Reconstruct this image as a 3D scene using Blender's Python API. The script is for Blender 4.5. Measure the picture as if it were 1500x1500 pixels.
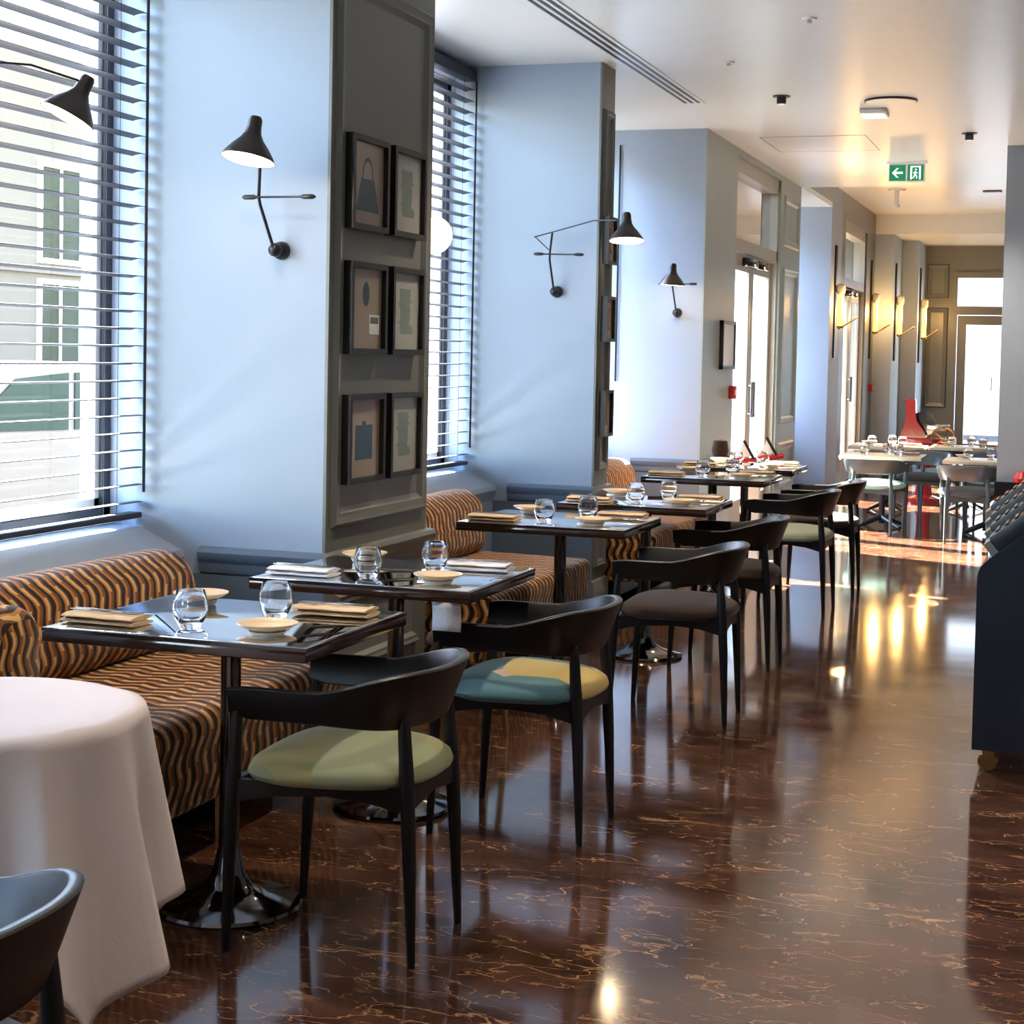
import bpy, bmesh, math, random
from mathutils import Vector, Matrix
random.seed(7)
PI = math.pi
sc = bpy.context.scene
for o in list(bpy.data.objects):
    bpy.data.objects.remove(o)
COL = sc.collection

# ------------------------------------------------------------------ camera
YAW, PITCH, ROLL, FPX, PCX, PCY, CH = math.radians(18.667), math.radians(-2.661), math.radians(1.154), 2464.0, 750.0, 632.0, 1.45
fwd = Vector((-math.sin(YAW) * math.cos(PITCH), math.cos(YAW) * math.cos(PITCH), math.sin(PITCH)))
r0 = Vector((math.cos(YAW), math.sin(YAW), 0)); u0 = r0.cross(fwd)
rt = math.cos(ROLL) * r0 + math.sin(ROLL) * u0
up = -math.sin(ROLL) * r0 + math.cos(ROLL) * u0
cd = bpy.data.cameras.new('camera'); cam = bpy.data.objects.new('camera', cd); COL.objects.link(cam)
M4 = Matrix.Identity(4)
for i in range(3):
    M4[i][0] = rt[i]; M4[i][1] = up[i]; M4[i][2] = -fwd[i]
M4[2][3] = CH
cam.matrix_world = M4
cd.sensor_width = 36.0; cd.lens = 36.0 * FPX / 1500.0
cd.shift_x = (750 - PCX) / 1500.0; cd.shift_y = (PCY - 750) / 1500.0
cd.clip_start = 0.05; cd.clip_end = 300
sc.camera = cam

def ray(x, y):
    return fwd + rt * ((x - PCX) / FPX) - up * ((y - PCY) / FPX)
def at_y(x, y, Y):
    d = ray(x, y); t = Y / d.y; return Vector((d.x * t, Y, CH + d.z * t))
def at_x(x, y, X):
    d = ray(x, y); t = X / d.x; return Vector((X, d.y * t, CH + d.z * t))
def at_z(x, y, Z):
    d = ray(x, y); t = (Z - CH) / d.z; return Vector((d.x * t, d.y * t, Z))

# ------------------------------------------------------------------ world, sun, exposure
sc.view_settings.view_transform = 'Standard'; sc.view_settings.look = 'None'
sc.view_settings.gamma = 1.0; sc.view_settings.use_curve_mapping = False
sc.view_settings.exposure = 1.3
SUN_DIR = Vector((1.0, -0.45, -1.04)).normalized()
w = bpy.data.worlds.new('sky'); sc.world = w; w.use_nodes = True
nt = w.node_tree; nt.nodes.clear()
wo = nt.nodes.new('ShaderNodeOutputWorld'); bg = nt.nodes.new('ShaderNodeBackground'); sky = nt.nodes.new('ShaderNodeTexSky')
sky.sky_type = 'NISHITA'; sky.sun_disc = False
sky.sun_elevation = math.asin(-SUN_DIR.z); sky.sun_rotation = math.atan2(-SUN_DIR.x, -SUN_DIR.y)
sky.air_density = 1.0; sky.dust_density = 0.6; sky.ozone_density = 1.0
bg.inputs['Strength'].default_value = 1.7
nt.links.new(sky.outputs[0], bg.inputs[0]); nt.links.new(bg.outputs[0], wo.inputs[0])
sl = bpy.data.lights.new('sun', 'SUN'); sl.energy = 75.0; sl.angle = math.radians(0.6); sl.color = (1.0, 0.93, 0.82)
so = bpy.data.objects.new('sun', sl); COL.objects.link(so)
so.rotation_euler = SUN_DIR.to_track_quat('-Z', 'Y').to_euler(); so.location = (-20, 20, 25)

# ------------------------------------------------------------------ materials
def newmat(name):
    m = bpy.data.materials.new(name); m.use_nodes = True
    n = m.node_tree; b = n.nodes['Principled BSDF']
    return m, n, b
def N(n, t, **kw):
    k = n.nodes.new(t)
    for a, v in kw.items():
        if a in k.bl_rna.properties.keys(): setattr(k, a, v)
        else: k.inputs[a].default_value = v
    return k
def simple(name, col, rough=0.5, metal=0.0, spec=0.5, coat=0.0, noise=0.0, nscale=8.0, bump=0.0, bscale=60.0, emit=None, estr=0.0):
    m, n, b = newmat(name)
    b.inputs['Base Color'].default_value = (*col, 1); b.inputs['Roughness'].default_value = rough
    b.inputs['Metallic'].default_value = metal; b.inputs['Specular IOR Level'].default_value = spec
    b.inputs['Coat Weight'].default_value = coat; b.inputs['Coat Roughness'].default_value = 0.05
    tc = N(n, 'ShaderNodeTexCoord')
    if noise > 0:
        nz = N(n, 'ShaderNodeTexNoise'); nz.inputs['Scale'].default_value = nscale; nz.inputs['Detail'].default_value = 4
        n.links.new(tc.outputs['Object'], nz.inputs['Vector'])
        mx = N(n, 'ShaderNodeMix', data_type='RGBA')
        mx.inputs[6].default_value = (*[c * (1 - noise) for c in col], 1); mx.inputs[7].default_value = (*[min(1, c * (1 + noise)) for c in col], 1)
        n.links.new(nz.outputs[0], mx.inputs[0]); n.links.new(mx.outputs[2], b.inputs['Base Color'])
    if bump > 0:
        nb = N(n, 'ShaderNodeTexNoise'); nb.inputs['Scale'].default_value = bscale; nb.inputs['Detail'].default_value = 3
        n.links.new(tc.outputs['Object'], nb.inputs['Vector'])
        bp = N(n, 'ShaderNodeBump'); bp.inputs['Strength'].default_value = bump; bp.inputs['Distance'].default_value = 0.01
        n.links.new(nb.outputs[0], bp.inputs['Height']); n.links.new(bp.outputs[0], b.inputs['Normal'])
    if emit:
        b.inputs['Emission Color'].default_value = (*emit, 1); b.inputs['Emission Strength'].default_value = estr
    return m
def glass_mat(name, tint=(1, 1, 1)):
    m, n, b = newmat(name)
    b.inputs['Base Color'].default_value = (*tint, 1); b.inputs['Transmission Weight'].default_value = 1.0
    b.inputs['Roughness'].default_value = 0.0; b.inputs['IOR'].default_value = 1.47
    return m
def pane_mat(name, tint=(0.97, 0.985, 0.98)):
    m, n, b = newmat(name); n.nodes.remove(b)
    o = n.nodes['Material Output']
    t = N(n, 'ShaderNodeBsdfTransparent'); t.inputs[0].default_value = (*tint, 1)
    g = N(n, 'ShaderNodeBsdfGlossy'); g.inputs['Roughness'].default_value = 0.0
    f = N(n, 'ShaderNodeFresnel'); f.inputs['IOR'].default_value = 1.45
    mx = N(n, 'ShaderNodeMixShader')
    n.links.new(f.outputs[0], mx.inputs[0]); n.links.new(t.outputs[0], mx.inputs[1]); n.links.new(g.outputs[0], mx.inputs[2])
    n.links.new(mx.outputs[0], o.inputs[0])
    return m
def math_node(n, op, a, b=None):
    k = N(n, 'ShaderNodeMath', operation=op)
    for i, v in enumerate((a, b)):
        if v is None: continue
        if isinstance(v, (int, float)): k.inputs[i].default_value = v
        else: n.links.new(v, k.inputs[i])
    return k.outputs[0]
def wave_fabric():
    m, n, b = newmat('wave_fabric')
    uv = N(n, 'ShaderNodeUVMap'); uv.uv_map = 'UVMap'
    sp = N(n, 'ShaderNodeSeparateXYZ'); n.links.new(uv.outputs[0], sp.inputs[0])
    u, v = sp.outputs[0], sp.outputs[1]
    s = math_node(n, 'SINE', math_node(n, 'MULTIPLY', v, 2 * PI / 0.13))
    wv = math_node(n, 'ADD', u, math_node(n, 'MULTIPLY', s, 0.011))
    q = math_node(n, 'DIVIDE', wv, 0.048)
    t = math_node(n, 'FRACT', q)
    s2 = math_node(n, 'SINE', math_node(n, 'ADD', math_node(n, 'MULTIPLY', v, 2 * PI / 0.13), math_node(n, 'MULTIPLY', math_node(n, 'FLOOR', q), 2.4)))
    t2 = math_node(n, 'ADD', t, math_node(n, 'MULTIPLY', s2, 0.05))
    cr = N(n, 'ShaderNodeValToRGB'); cr.color_ramp.interpolation = 'LINEAR'
    e = cr.color_ramp.elements
    dk, og, cm = (0.016, 0.006, 0.003, 1), (0.50, 0.18, 0.025, 1), (0.66, 0.43, 0.17, 1)
    ob = (0.20, 0.075, 0.018, 1)
    e[0].position = 0.0; e[0].color = dk; e[1].position = 1.0; e[1].color = dk
    for p, c in ((0.33, dk), (0.38, og), (0.54, og), (0.58, cm), (0.80, cm), (0.84, ob), (0.95, ob)):
        k = e.new(p); k.color = c
    n.links.new(t2, cr.inputs[0])
    cr2 = N(n, 'ShaderNodeValToRGB'); e = cr2.color_ramp.elements
    e[0].position = 0.0; e[0].color = dk; e[1].position = 1.0; e[1].color = dk
    for p, c in ((0.33, dk), (0.38, og), (0.62, og), (0.66, ob), (0.95, ob)):
        k = e.new(p); k.color = c
    n.links.new(t2, cr2.inputs[0])
    sel = math_node(n, 'GREATER_THAN', s2, -0.1)
    mx = N(n, 'ShaderNodeMix', data_type='RGBA')
    n.links.new(sel, mx.inputs[0]); n.links.new(cr2.outputs[0], mx.inputs[6]); n.links.new(cr.outputs[0], mx.inputs[7])
    n.links.new(mx.outputs[2], b.inputs['Base Color'])
    b.inputs['Roughness'].default_value = 0.75; b.inputs['Specular IOR Level'].default_value = 0.25
    b.inputs['Sheen Weight'].default_value = 0.15
    nb = N(n, 'ShaderNodeTexNoise'); nb.inputs['Scale'].default_value = 400
    bp = N(n, 'ShaderNodeBump'); bp.inputs['Strength'].default_value = 0.25; bp.inputs['Distance'].default_value = 0.004
    n.links.new(mx.outputs[2], bp.inputs['Height']); n.links.new(bp.outputs[0], b.inputs['Normal'])
    return m
def marble_floor():
    m, n, b = newmat('brown_marble')
    tc = N(n, 'ShaderNodeTexCoord')
    mp = N(n, 'ShaderNodeMapping'); mp.inputs['Rotation'].default_value = (0, 0, 0.35); mp.inputs['Scale'].default_value = (0.75, 1.7, 1)
    n.links.new(tc.outputs['Object'], mp.inputs[0])
    n1 = N(n, 'ShaderNodeTexNoise'); n1.inputs['Scale'].default_value = 3.2; n1.inputs['Detail'].default_value = 8; n1.inputs['Roughness'].default_value = 0.65
    n.links.new(mp.outputs[0], n1.inputs['Vector'])
    cr = N(n, 'ShaderNodeValToRGB'); e = cr.color_ramp.elements
    e[0].position = 0.3; e[0].color = (0.015, 0.006, 0.004, 1); e[1].position = 0.75; e[1].color = (0.11, 0.047, 0.028, 1)
    n.links.new(n1.outputs[0], cr.inputs[0])
    def vein(scale, wid, dist, off, msk):
        nd = N(n, 'ShaderNodeTexNoise'); nd.inputs['Scale'].default_value = scale * 0.9; nd.inputs['Detail'].default_value = 5
        n.links.new(mp.outputs[0], nd.inputs['Vector'])
        sub = N(n, 'ShaderNodeVectorMath', operation='MULTIPLY_ADD')
        n.links.new(nd.outputs['Color'], sub.inputs[0]); sub.inputs[1].default_value = (dist, dist, 0); n.links.new(mp.outputs[0], sub.inputs[2])
        ad = N(n, 'ShaderNodeVectorMath', operation='ADD'); n.links.new(sub.outputs[0], ad.inputs[0]); ad.inputs[1].default_value = (off, off * 2, 0)
        vo = N(n, 'ShaderNodeTexVoronoi', feature='DISTANCE_TO_EDGE'); vo.inputs['Scale'].default_value = scale
        n.links.new(ad.outputs[0], vo.inputs['Vector'])
        mr = N(n, 'ShaderNodeMapRange'); mr.inputs[1].default_value = 0.0; mr.inputs[2].default_value = wid; mr.inputs[3].default_value = 1.0; mr.inputs[4].default_value = 0.0
        n.links.new(vo.outputs['Distance'], mr.inputs[0])
        nm = N(n, 'ShaderNodeTexNoise'); nm.inputs['Scale'].default_value = scale * 0.8; nm.inputs['Detail'].default_value = 4
        n.links.new(ad.outputs[0], nm.inputs['Vector'])
        ms = N(n, 'ShaderNodeMapRange'); ms.inputs[1].default_value = msk; ms.inputs[2].default_value = msk + 0.12
        n.links.new(nm.outputs[0], ms.inputs[0])
        return math_node(n, 'MULTIPLY', mr.outputs[0], ms.outputs[0])
    v = math_node(n, 'MAXIMUM', math_node(n, 'MULTIPLY', vein(2.6, 0.010, 0.9, 0.0, 0.5), 0.8), math_node(n, 'MULTIPLY', vein(6.5, 0.02, 0.4, 3.1, 0.51), 0.7))
    v = math_node(n, 'MAXIMUM', v, math_node(n, 'MULTIPLY', vein(14.0, 0.05, 0.2, 7.7, 0.5), 0.5))
    mx = N(n, 'ShaderNodeMix', data_type='RGBA'); mx.inputs[7].default_value = (0.50, 0.29, 0.14, 1)
    n.links.new(v, mx.inputs[0]); n.links.new(cr.outputs[0], mx.inputs[6])
    n.links.new(mx.outputs[2], b.inputs['Base Color'])
    rr = N(n, 'ShaderNodeMapRange'); rr.inputs[3].default_value = 0.05; rr.inputs[4].default_value = 0.13
    n.links.new(n1.outputs[0], rr.inputs[0]); n.links.new(rr.outputs[0], b.inputs['Roughness'])
    b.inputs['Specular IOR Level'].default_value = 0.6
    return m
def seat_fabric(name, cols, scale=3.0, seed=0.0):
    m, n, b = newmat(name)
    tc = N(n, 'ShaderNodeTexCoord'); mp = N(n, 'ShaderNodeMapping'); mp.inputs['Location'].default_value = (seed, seed * 0.7, 0)
    n.links.new(tc.outputs['Object'], mp.inputs[0])
    vo = N(n, 'ShaderNodeTexVoronoi', feature='F1'); vo.inputs['Scale'].default_value = scale; vo.inputs['Randomness'].default_value = 0.9
    n.links.new(mp.outputs[0], vo.inputs['Vector'])
    sp = N(n, 'ShaderNodeSeparateColor'); n.links.new(vo.outputs['Color'], sp.inputs[0])
    cr = N(n, 'ShaderNodeValToRGB'); cr.color_ramp.interpolation = 'CONSTANT'
    e = cr.color_ramp.elements; e[0].position = 0; e[0].color = (*cols[0], 1); e[1].position = 1.0 / len(cols); e[1].color = (*cols[1], 1)
    for i in range(2, len(cols)):
        k = e.new(i / len(cols)); k.color = (*cols[i], 1)
    n.links.new(sp.outputs[0], cr.inputs[0]); n.links.new(cr.outputs[0], b.inputs['Base Color'])
    b.inputs['Roughness'].default_value = 0.8; b.inputs['Sheen Weight'].default_value = 0.2; b.inputs['Specular IOR Level'].default_value = 0.2
    return m
def print_mat(name, paper, ink, kind):
    # flat printed drawing: a soft garment silhouette on paper, in the sheet's own coordinates (generated 0..1)
    m, n, b = newmat(name)
    tc = N(n, 'ShaderNodeTexCoord'); sp = N(n, 'ShaderNodeSeparateXYZ'); n.links.new(tc.outputs['Generated'], sp.inputs[0])
    y, z = sp.outputs[1], sp.outputs[2]
    dy = math_node(n, 'ABSOLUTE', math_node(n, 'SUBTRACT', y, 0.5))
    if kind == 0:      # flared dress with a loop handle above
        wid = math_node(n, 'SUBTRACT', 0.42, math_node(n, 'MULTIPLY', z, 0.38))
        body = math_node(n, 'MULTIPLY', math_node(n, 'LESS_THAN', dy, wid), math_node(n, 'MULTIPLY', math_node(n, 'GREATER_THAN', z, 0.16), math_node(n, 'LESS_THAN', z, 0.56)))
        rr = math_node(n, 'SQRT', math_node(n, 'ADD', math_node(n, 'POWER', math_node(n, 'MULTIPLY', dy, 1.25), 2.0), math_node(n, 'POWER', math_node(n, 'MULTIPLY', math_node(n, 'SUBTRACT', z, 0.58), 0.85), 2.0)))
        ring = math_node(n, 'MULTIPLY', math_node(n, 'LESS_THAN', math_node(n, 'ABSOLUTE', math_node(n, 'SUBTRACT', rr, 0.19)), 0.02), math_node(n, 'GREATER_THAN', z, 0.55))
        v = math_node(n, 'MAXIMUM', body, ring)
    elif kind == 1:    # plain upright block
        body = math_node(n, 'MULTIPLY', math_node(n, 'LESS_THAN', dy, 0.27), math_node(n, 'MULTIPLY', math_node(n, 'GREATER_THAN', z, 0.22), math_node(n, 'LESS_THAN', z, 0.67)))
        ring = math_node(n, 'MULTIPLY', math_node(n, 'LESS_THAN', dy, 0.06), math_node(n, 'MULTIPLY', math_node(n, 'GREATER_THAN', z, 0.66), math_node(n, 'LESS_THAN', z, 0.72)))
        v = math_node(n, 'MAXIMUM', body, ring)
    elif kind == 2:    # small oval medallion and faint strokes
        rr = math_node(n, 'SQRT', math_node(n, 'ADD', math_node(n, 'POWER', math_node(n, 'MULTIPLY', dy, 1.3), 2.0), math_node(n, 'POWER', math_node(n, 'MULTIPLY', math_node(n, 'SUBTRACT', z, 0.68), 0.9), 2.0)))
        v = math_node(n, 'LESS_THAN', rr, 0.14)
    else:              # standing figure outline
        nz = N(n, 'ShaderNodeTexNoise'); nz.inputs['Scale'].default_value = 5.0; n.links.new(tc.outputs['Generated'], nz.inputs['Vector'])
        wid = math_node(n, 'MULTIPLY', nz.outputs[0], 0.42)
        v = math_node(n, 'MULTIPLY', math_node(n, 'LESS_THAN', dy, wid), math_node(n, 'MULTIPLY', math_node(n, 'GREATER_THAN', z, 0.2), math_node(n, 'LESS_THAN', z, 0.8)))
        v = math_node(n, 'MULTIPLY', v, 0.7)
    mx = N(n, 'ShaderNodeMix', data_type='RGBA'); mx.inputs[6].default_value = (*paper, 1); mx.inputs[7].default_value = (*ink, 1)
    n.links.new(v, mx.inputs[0]); n.links.new(mx.outputs[2], b.inputs['Base Color'])
    b.inputs['Roughness'].default_value = 0.12; b.inputs['Coat Weight'].default_value = 0.6; b.inputs['Coat Roughness'].default_value = 0.0
    return m
MT = {}
MT['paint'] = simple('blue_grey_paint', (0.36, 0.435, 0.54), 0.5, noise=0.05, nscale=2.5)
MT['trim'] = simple('grey_green_trim_paint', (0.17, 0.175, 0.16), 0.34, noise=0.04, nscale=3)
MT['sage'] = simple('pale_sage', (0.36, 0.42, 0.40), 0.36, noise=0.03)  # paler grey green than the trim on the other pier fronts
MT['navy'] = simple('blue_dado_paint', (0.13, 0.17, 0.22), 0.35, noise=0.05)
MT['ceiling'] = simple('pale_ceiling_paint', (0.78, 0.80, 0.77), 0.30, noise=0.02)
MT['floor'] = marble_floor()
MT['wave'] = wave_fabric()
MT['black_wood'] = simple('black_lacquered_wood', (0.005, 0.0045, 0.005), 0.38, spec=0.4, noise=0.3, nscale=20)
MT['table_top'] = simple('black_mirror_glass_top', (0.78, 0.80, 0.83), 0.01, metal=1.0)
MT['table_edge'] = simple('dark_brown_lacquer_edge', (0.035, 0.015, 0.009), 0.12, coat=0.6, noise=0.3)
MT['dark_chrome'] = simple('dark_polished_steel', (0.12, 0.11, 0.11), 0.10, metal=1.0)
MT['steel'] = simple('brushed_steel', (0.55, 0.55, 0.55), 0.25, metal=1.0)
MT['black_metal'] = simple('black_satin_metal', (0.012, 0.012, 0.014), 0.35)
MT['shade'] = simple('black_brown_lamp_shade', (0.018, 0.009, 0.006), 0.4)
MT['shade_in'] = simple('white_shade_lining', (0.85, 0.82, 0.75), 0.5)
MT['bulb'] = simple('lit_bulb', (1, 0.9, 0.75), 0.5, emit=(1.0, 0.78, 0.5), estr=3.0)
MT['glass'] = glass_mat('clear_glass')
MT['pane'] = pane_mat('window_glass')
MT['plate'] = simple('glazed_tan_stoneware', (0.72, 0.52, 0.30), 0.25, noise=0.06)
MT['plate_foot'] = simple('pale_stoneware', (0.62, 0.56, 0.45), 0.3)
MT['napkin'] = simple('tan_linen', (0.66, 0.47, 0.27), 0.9, noise=0.08, nscale=40, bump=0.3, bscale=300)
MT['napkin_w'] = simple('white_linen', (0.78, 0.76, 0.76), 0.9, noise=0.05, nscale=40, bump=0.3, bscale=300)
MT['cutlery'] = simple('dark_cutlery_steel', (0.35, 0.33, 0.31), 0.2, metal=1.0)
MT['cloth'] = simple('white_tablecloth', (0.70, 0.62, 0.60), 0.85, noise=0.03, bump=0.12, bscale=250)
MT['slat'] = simple('dark_grey_slat', (0.03, 0.035, 0.05), 0.5)
MT['winframe'] = simple('dark_window_frame', (0.045, 0.05, 0.065), 0.4)
MT['beige_frame'] = simple('beige_door_paint', (0.42, 0.39, 0.32), 0.38)
MT['pframe'] = simple('black_picture_frame', (0.012, 0.011, 0.010), 0.3)
MT['white'] = simple('white_plastic', (0.8, 0.8, 0.78), 0.4)
MT['red'] = simple('red_enamel', (0.42, 0.008, 0.012), 0.2, coat=0.6)
MT['red_plastic'] = simple('red_plastic', (0.45, 0.01, 0.015), 0.35)
MT['green_sign'] = simple('green_sign', (0.0, 0.16, 0.07), 0.4, emit=(0.0, 0.22, 0.09), estr=0.25)
MT['sign_white'] = simple('sign_white', (0.85, 0.9, 0.87), 0.4, emit=(0.8, 0.9, 0.85), estr=0.3)
MT['amber'] = simple('amber_light_tube', (1.0, 0.7, 0.3), 0.4, emit=(1.0, 0.55, 0.14), estr=0.8)
MT['brass'] = simple('brushed_brass', (0.60, 0.40, 0.16), 0.25, metal=1.0)
MT['grey_chair'] = simple('grey_green_chair_lacquer', (0.06, 0.075, 0.078), 0.3, coat=0.2)
MT['mint'] = simple('mint_upholstery', (0.25, 0.42, 0.36), 0.8, bump=0.2, bscale=200)
MT['charcoal'] = simple('charcoal_upholstery', (0.045, 0.045, 0.048), 0.7)
MT['wood_top'] = simple('pale_oak_top', (0.50, 0.40, 0.28), 0.3, noise=0.15, nscale=6)
MT['navy_lac'] = simple('navy_black_laminate', (0.012, 0.016, 0.024), 0.35)
MT['stone'] = simple('dimmed_cream_render', (0.15, 0.118, 0.084), 0.95, spec=0.1, noise=0.05)  # facade colour darkened against the overbright daylight outside
MT['pale_render'] = simple('pale_render', (0.7, 0.66, 0.62), 0.95, spec=0.1)
MT['street'] = simple('dimmed_asphalt', (0.05, 0.047, 0.045), 0.95, spec=0.1, noise=0.1)  # street tone lowered too, offsetting the strong daylight
MT['car'] = simple('dimmed_silver_paint', (0.10, 0.085, 0.07), 0.5, spec=0.2)  # darker than real silver, to offset the outdoor brightness
MT['car_glass'] = simple('dark_green_car_glass', (0.012, 0.022, 0.014), 0.6, spec=0.1)  # car glass darkened along with the body
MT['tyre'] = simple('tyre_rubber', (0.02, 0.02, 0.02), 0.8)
MT['shutter'] = simple('dimmed_olive_shutter', (0.035, 0.035, 0.018), 0.7, spec=0.1, noise=0.2)  # facade windows darkened like the wall around them
MT['leaf'] = simple('hedge_green', (0.05, 0.12, 0.03), 0.8, noise=0.4)
def terrazzo():
    m, n, b = newmat('dark_terrazzo')
    tc = N(n, 'ShaderNodeTexCoord'); vo = N(n, 'ShaderNodeTexVoronoi'); vo.inputs['Scale'].default_value = 9
    n.links.new(tc.outputs['Object'], vo.inputs['Vector'])
    sp = N(n, 'ShaderNodeSeparateColor'); n.links.new(vo.outputs['Color'], sp.inputs[0])
    cr = N(n, 'ShaderNodeValToRGB'); cr.color_ramp.interpolation = 'CONSTANT'; e = cr.color_ramp.elements
    e[0].color = (0.014, 0.017, 0.024, 1); e[1].position = 0.78; e[1].color = (0.28, 0.08, 0.03, 1)
    k = e.new(0.9); k.color = (0.10, 0.11, 0.12, 1)
    n.links.new(sp.outputs[0], cr.inputs[0]); n.links.new(cr.outputs[0], b.inputs['Base Color']); b.inputs['Roughness'].default_value = 0.2
    return m
MT['terrazzo'] = terrazzo()
MT['seat1'] = seat_fabric('olive_green_seat', [(0.28, 0.28, 0.13), (0.24, 0.26, 0.14), (0.32, 0.29, 0.12), (0.26, 0.29, 0.17)], 3.5, 0.3)
MT['seat2'] = seat_fabric('patchwork_teal_yellow_seat', [(0.50, 0.36, 0.27), (0.55, 0.40, 0.12), (0.50, 0.38, 0.13), (0.09, 0.19, 0.20)], 4.6, 0.55)
MT['seat3'] = seat_fabric('dark_brown_seat', [(0.024, 0.010, 0.006), (0.03, 0.013, 0.007)], 3.0, 2.0)
MT['seat5'] = seat_fabric('pale_green_seat', [(0.42, 0.42, 0.24), (0.16, 0.28, 0.27), (0.40, 0.40, 0.25)], 3.0, 4.1)

# ------------------------------------------------------------------ mesh helpers
class MB:
    def __init__(s): s.v = []; s.f = []; s.uv = []; s.mi = []
    def add(s, vs, fs, uvs=None, mi=0):
        o = len(s.v); s.v += [tuple(p) for p in vs]
        for i, f in enumerate(fs):
            s.f.append(tuple(o + k for k in f)); s.mi.append(mi)
            s.uv.append(uvs[i] if uvs else None)
        return s
    def box(s, a, b, bev=0.0, mi=0, M=None):
        x0, x1 = sorted((a[0], b[0])); y0, y1 = sorted((a[1], b[1])); z0, z1 = sorted((a[2], b[2]))
        vs = [(x0, y0, z0), (x1, y0, z0), (x1, y1, z0), (x0, y1, z0), (x0, y0, z1), (x1, y0, z1), (x1, y1, z1), (x0, y1, z1)]
        fs = [(0, 3, 2, 1), (4, 5, 6, 7), (0, 1, 5, 4), (1, 2, 6, 5), (2, 3, 7, 6), (3, 0, 4, 7)]
        if bev > 0:
            bm = bmesh.new(); bv = [bm.verts.new(p) for p in vs]
            for f in fs: bm.faces.new([bv[i] for i in f])
            bmesh.ops.bevel(bm, geom=bm.edges[:], offset=bev, segments=2, affect='EDGES', profile=0.5)
            bm.verts.index_update(); vs = [tuple(v.co) for v in bm.verts]; fs = [[v.index for v in f.verts] for f in bm.faces]; bm.free()
        if M is not None: vs = [tuple(M @ Vector(p)) for p in vs]
        return s.add(vs, fs, mi=mi)
    def tube(s, pts, rad, n=10, mi=0, cap=True):
        P = [Vector(p) for p in pts]; R = rad if isinstance(rad, (list, tuple)) else [rad] * len(P)
        vs = []; fs = []; ref = None
        for i, p in enumerate(P):
            d = (P[min(i + 1, len(P) - 1)] - P[max(i - 1, 0)]).normalized()
            if ref is None: ref = Vector((0, 0, 1)) if abs(d.z) < 0.9 else Vector((1, 0, 0))
            a = d.cross(ref).normalized(); b = d.cross(a).normalized(); ref = -b if False else ref
            for k in range(n):
                t = 2 * PI * k / n; vs.append(p + (a * math.cos(t) + b * math.sin(t)) * R[i])
        for i in range(len(P) - 1):
            for k in range(n):
                k2 = (k + 1) % n; fs.append((i * n + k, i * n + k2, (i + 1) * n + k2, (i + 1) * n + k))
        if cap: fs.append(tuple(range(n - 1, -1, -1))); fs.append(tuple((len(P) - 1) * n + k for k in range(n)))
        return s.add(vs, fs, mi=mi)
    def lathe(s, prof, n=28, c=(0, 0, 0), mi=0, M=None, cap=True):
        vs = []; fs = []; m = len(prof)
        for k in range(n):
            t = 2 * PI * k / n
            for r, z in prof:
                p = Vector((c[0] + r * math.cos(t), c[1] + r * math.sin(t), c[2] + z)); vs.append(M @ p if M is not None else p)
        for k in range(n):
            k2 = (k + 1) % n
            for i in range(m - 1):
                fs.append((k * m + i, k2 * m + i, k2 * m + i + 1, k * m + i + 1))
        if cap and prof[0][0] > 1e-5: fs.append(tuple(k * m for k in range(n - 1, -1, -1)))
        if cap and prof[-1][0] > 1e-5: fs.append(tuple(k * m + m - 1 for k in range(n)))
        return s.add(vs, fs, mi=mi)
    def prism(s, poly, fn, d0, d1, mi=0):
        # poly: 2D points; fn(u,v,d) -> 3D point
        n = len(poly); vs = [fn(u, v, d0) for u, v in poly] + [fn(u, v, d1) for u, v in poly]
        fs = [tuple(range(n - 1, -1, -1)), tuple(range(n, 2 * n))] + [(i, (i + 1) % n, n + (i + 1) % n, n + i) for i in range(n)]
        return s.add(vs, fs, mi=mi)
    def build(s, name, mat, parent=None, smooth=35):
        me = bpy.data.meshes.new(name); me.from_pydata([tuple(p) for p in s.v], [], s.f)
        mats = mat if isinstance(mat, (list, tuple)) else [mat]
        for m in mats: me.materials.append(m)
        if len(mats) > 1: me.polygons.foreach_set('material_index', s.mi)
        if any(u is not None for u in s.uv):
            ul = me.uv_layers.new(name='UVMap')
            for p, u in zip(me.polygons, s.uv):
                if u:
                    for li, q in zip(p.loop_indices, u): ul.data[li].uv = q
        bm = bmesh.new(); bm.from_mesh(me)
        if not any(u is not None for u in s.uv): bmesh.ops.remove_doubles(bm, verts=bm.verts, dist=1e-6)
        bmesh.ops.recalc_face_normals(bm, faces=bm.faces); bm.to_mesh(me); bm.free()
        if smooth:
            me.polygons.foreach_set('use_smooth', [True] * len(me.polygons)); me.set_sharp_from_angle(angle=math.radians(smooth))
        o = bpy.data.objects.new(name, me); COL.objects.link(o)
        if parent: o.parent = parent
        return o
def tag(o, label=None, cat=None, group=None, kind=None):
    if label: o['label'] = label
    if cat: o['category'] = cat
    if group: o['group'] = group
    if kind: o['kind'] = kind
    return o
def thing(name, label, cat, loc=(0, 0, 0), rz=0.0, group=None, kind=None):
    o = bpy.data.objects.new(name, None); COL.objects.link(o); o.empty_display_size = 0.1
    o.location = loc; o.rotation_euler = (0, 0, rz)
    return tag(o, label, cat, group, kind)
def copy_tree(o, parent=None):
    c = o.copy(); COL.objects.link(c)
    if parent: c.parent = parent
    for ch in list(o.children): copy_tree(ch, c)
    return c
def B(name, a, b, mat, parent=None, bev=0.0):
    return MB().box(a, b, bev).build(name, mat, parent)
def struct(o, label, cat='wall'):
    return tag(o, label, cat, kind='structure')

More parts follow.
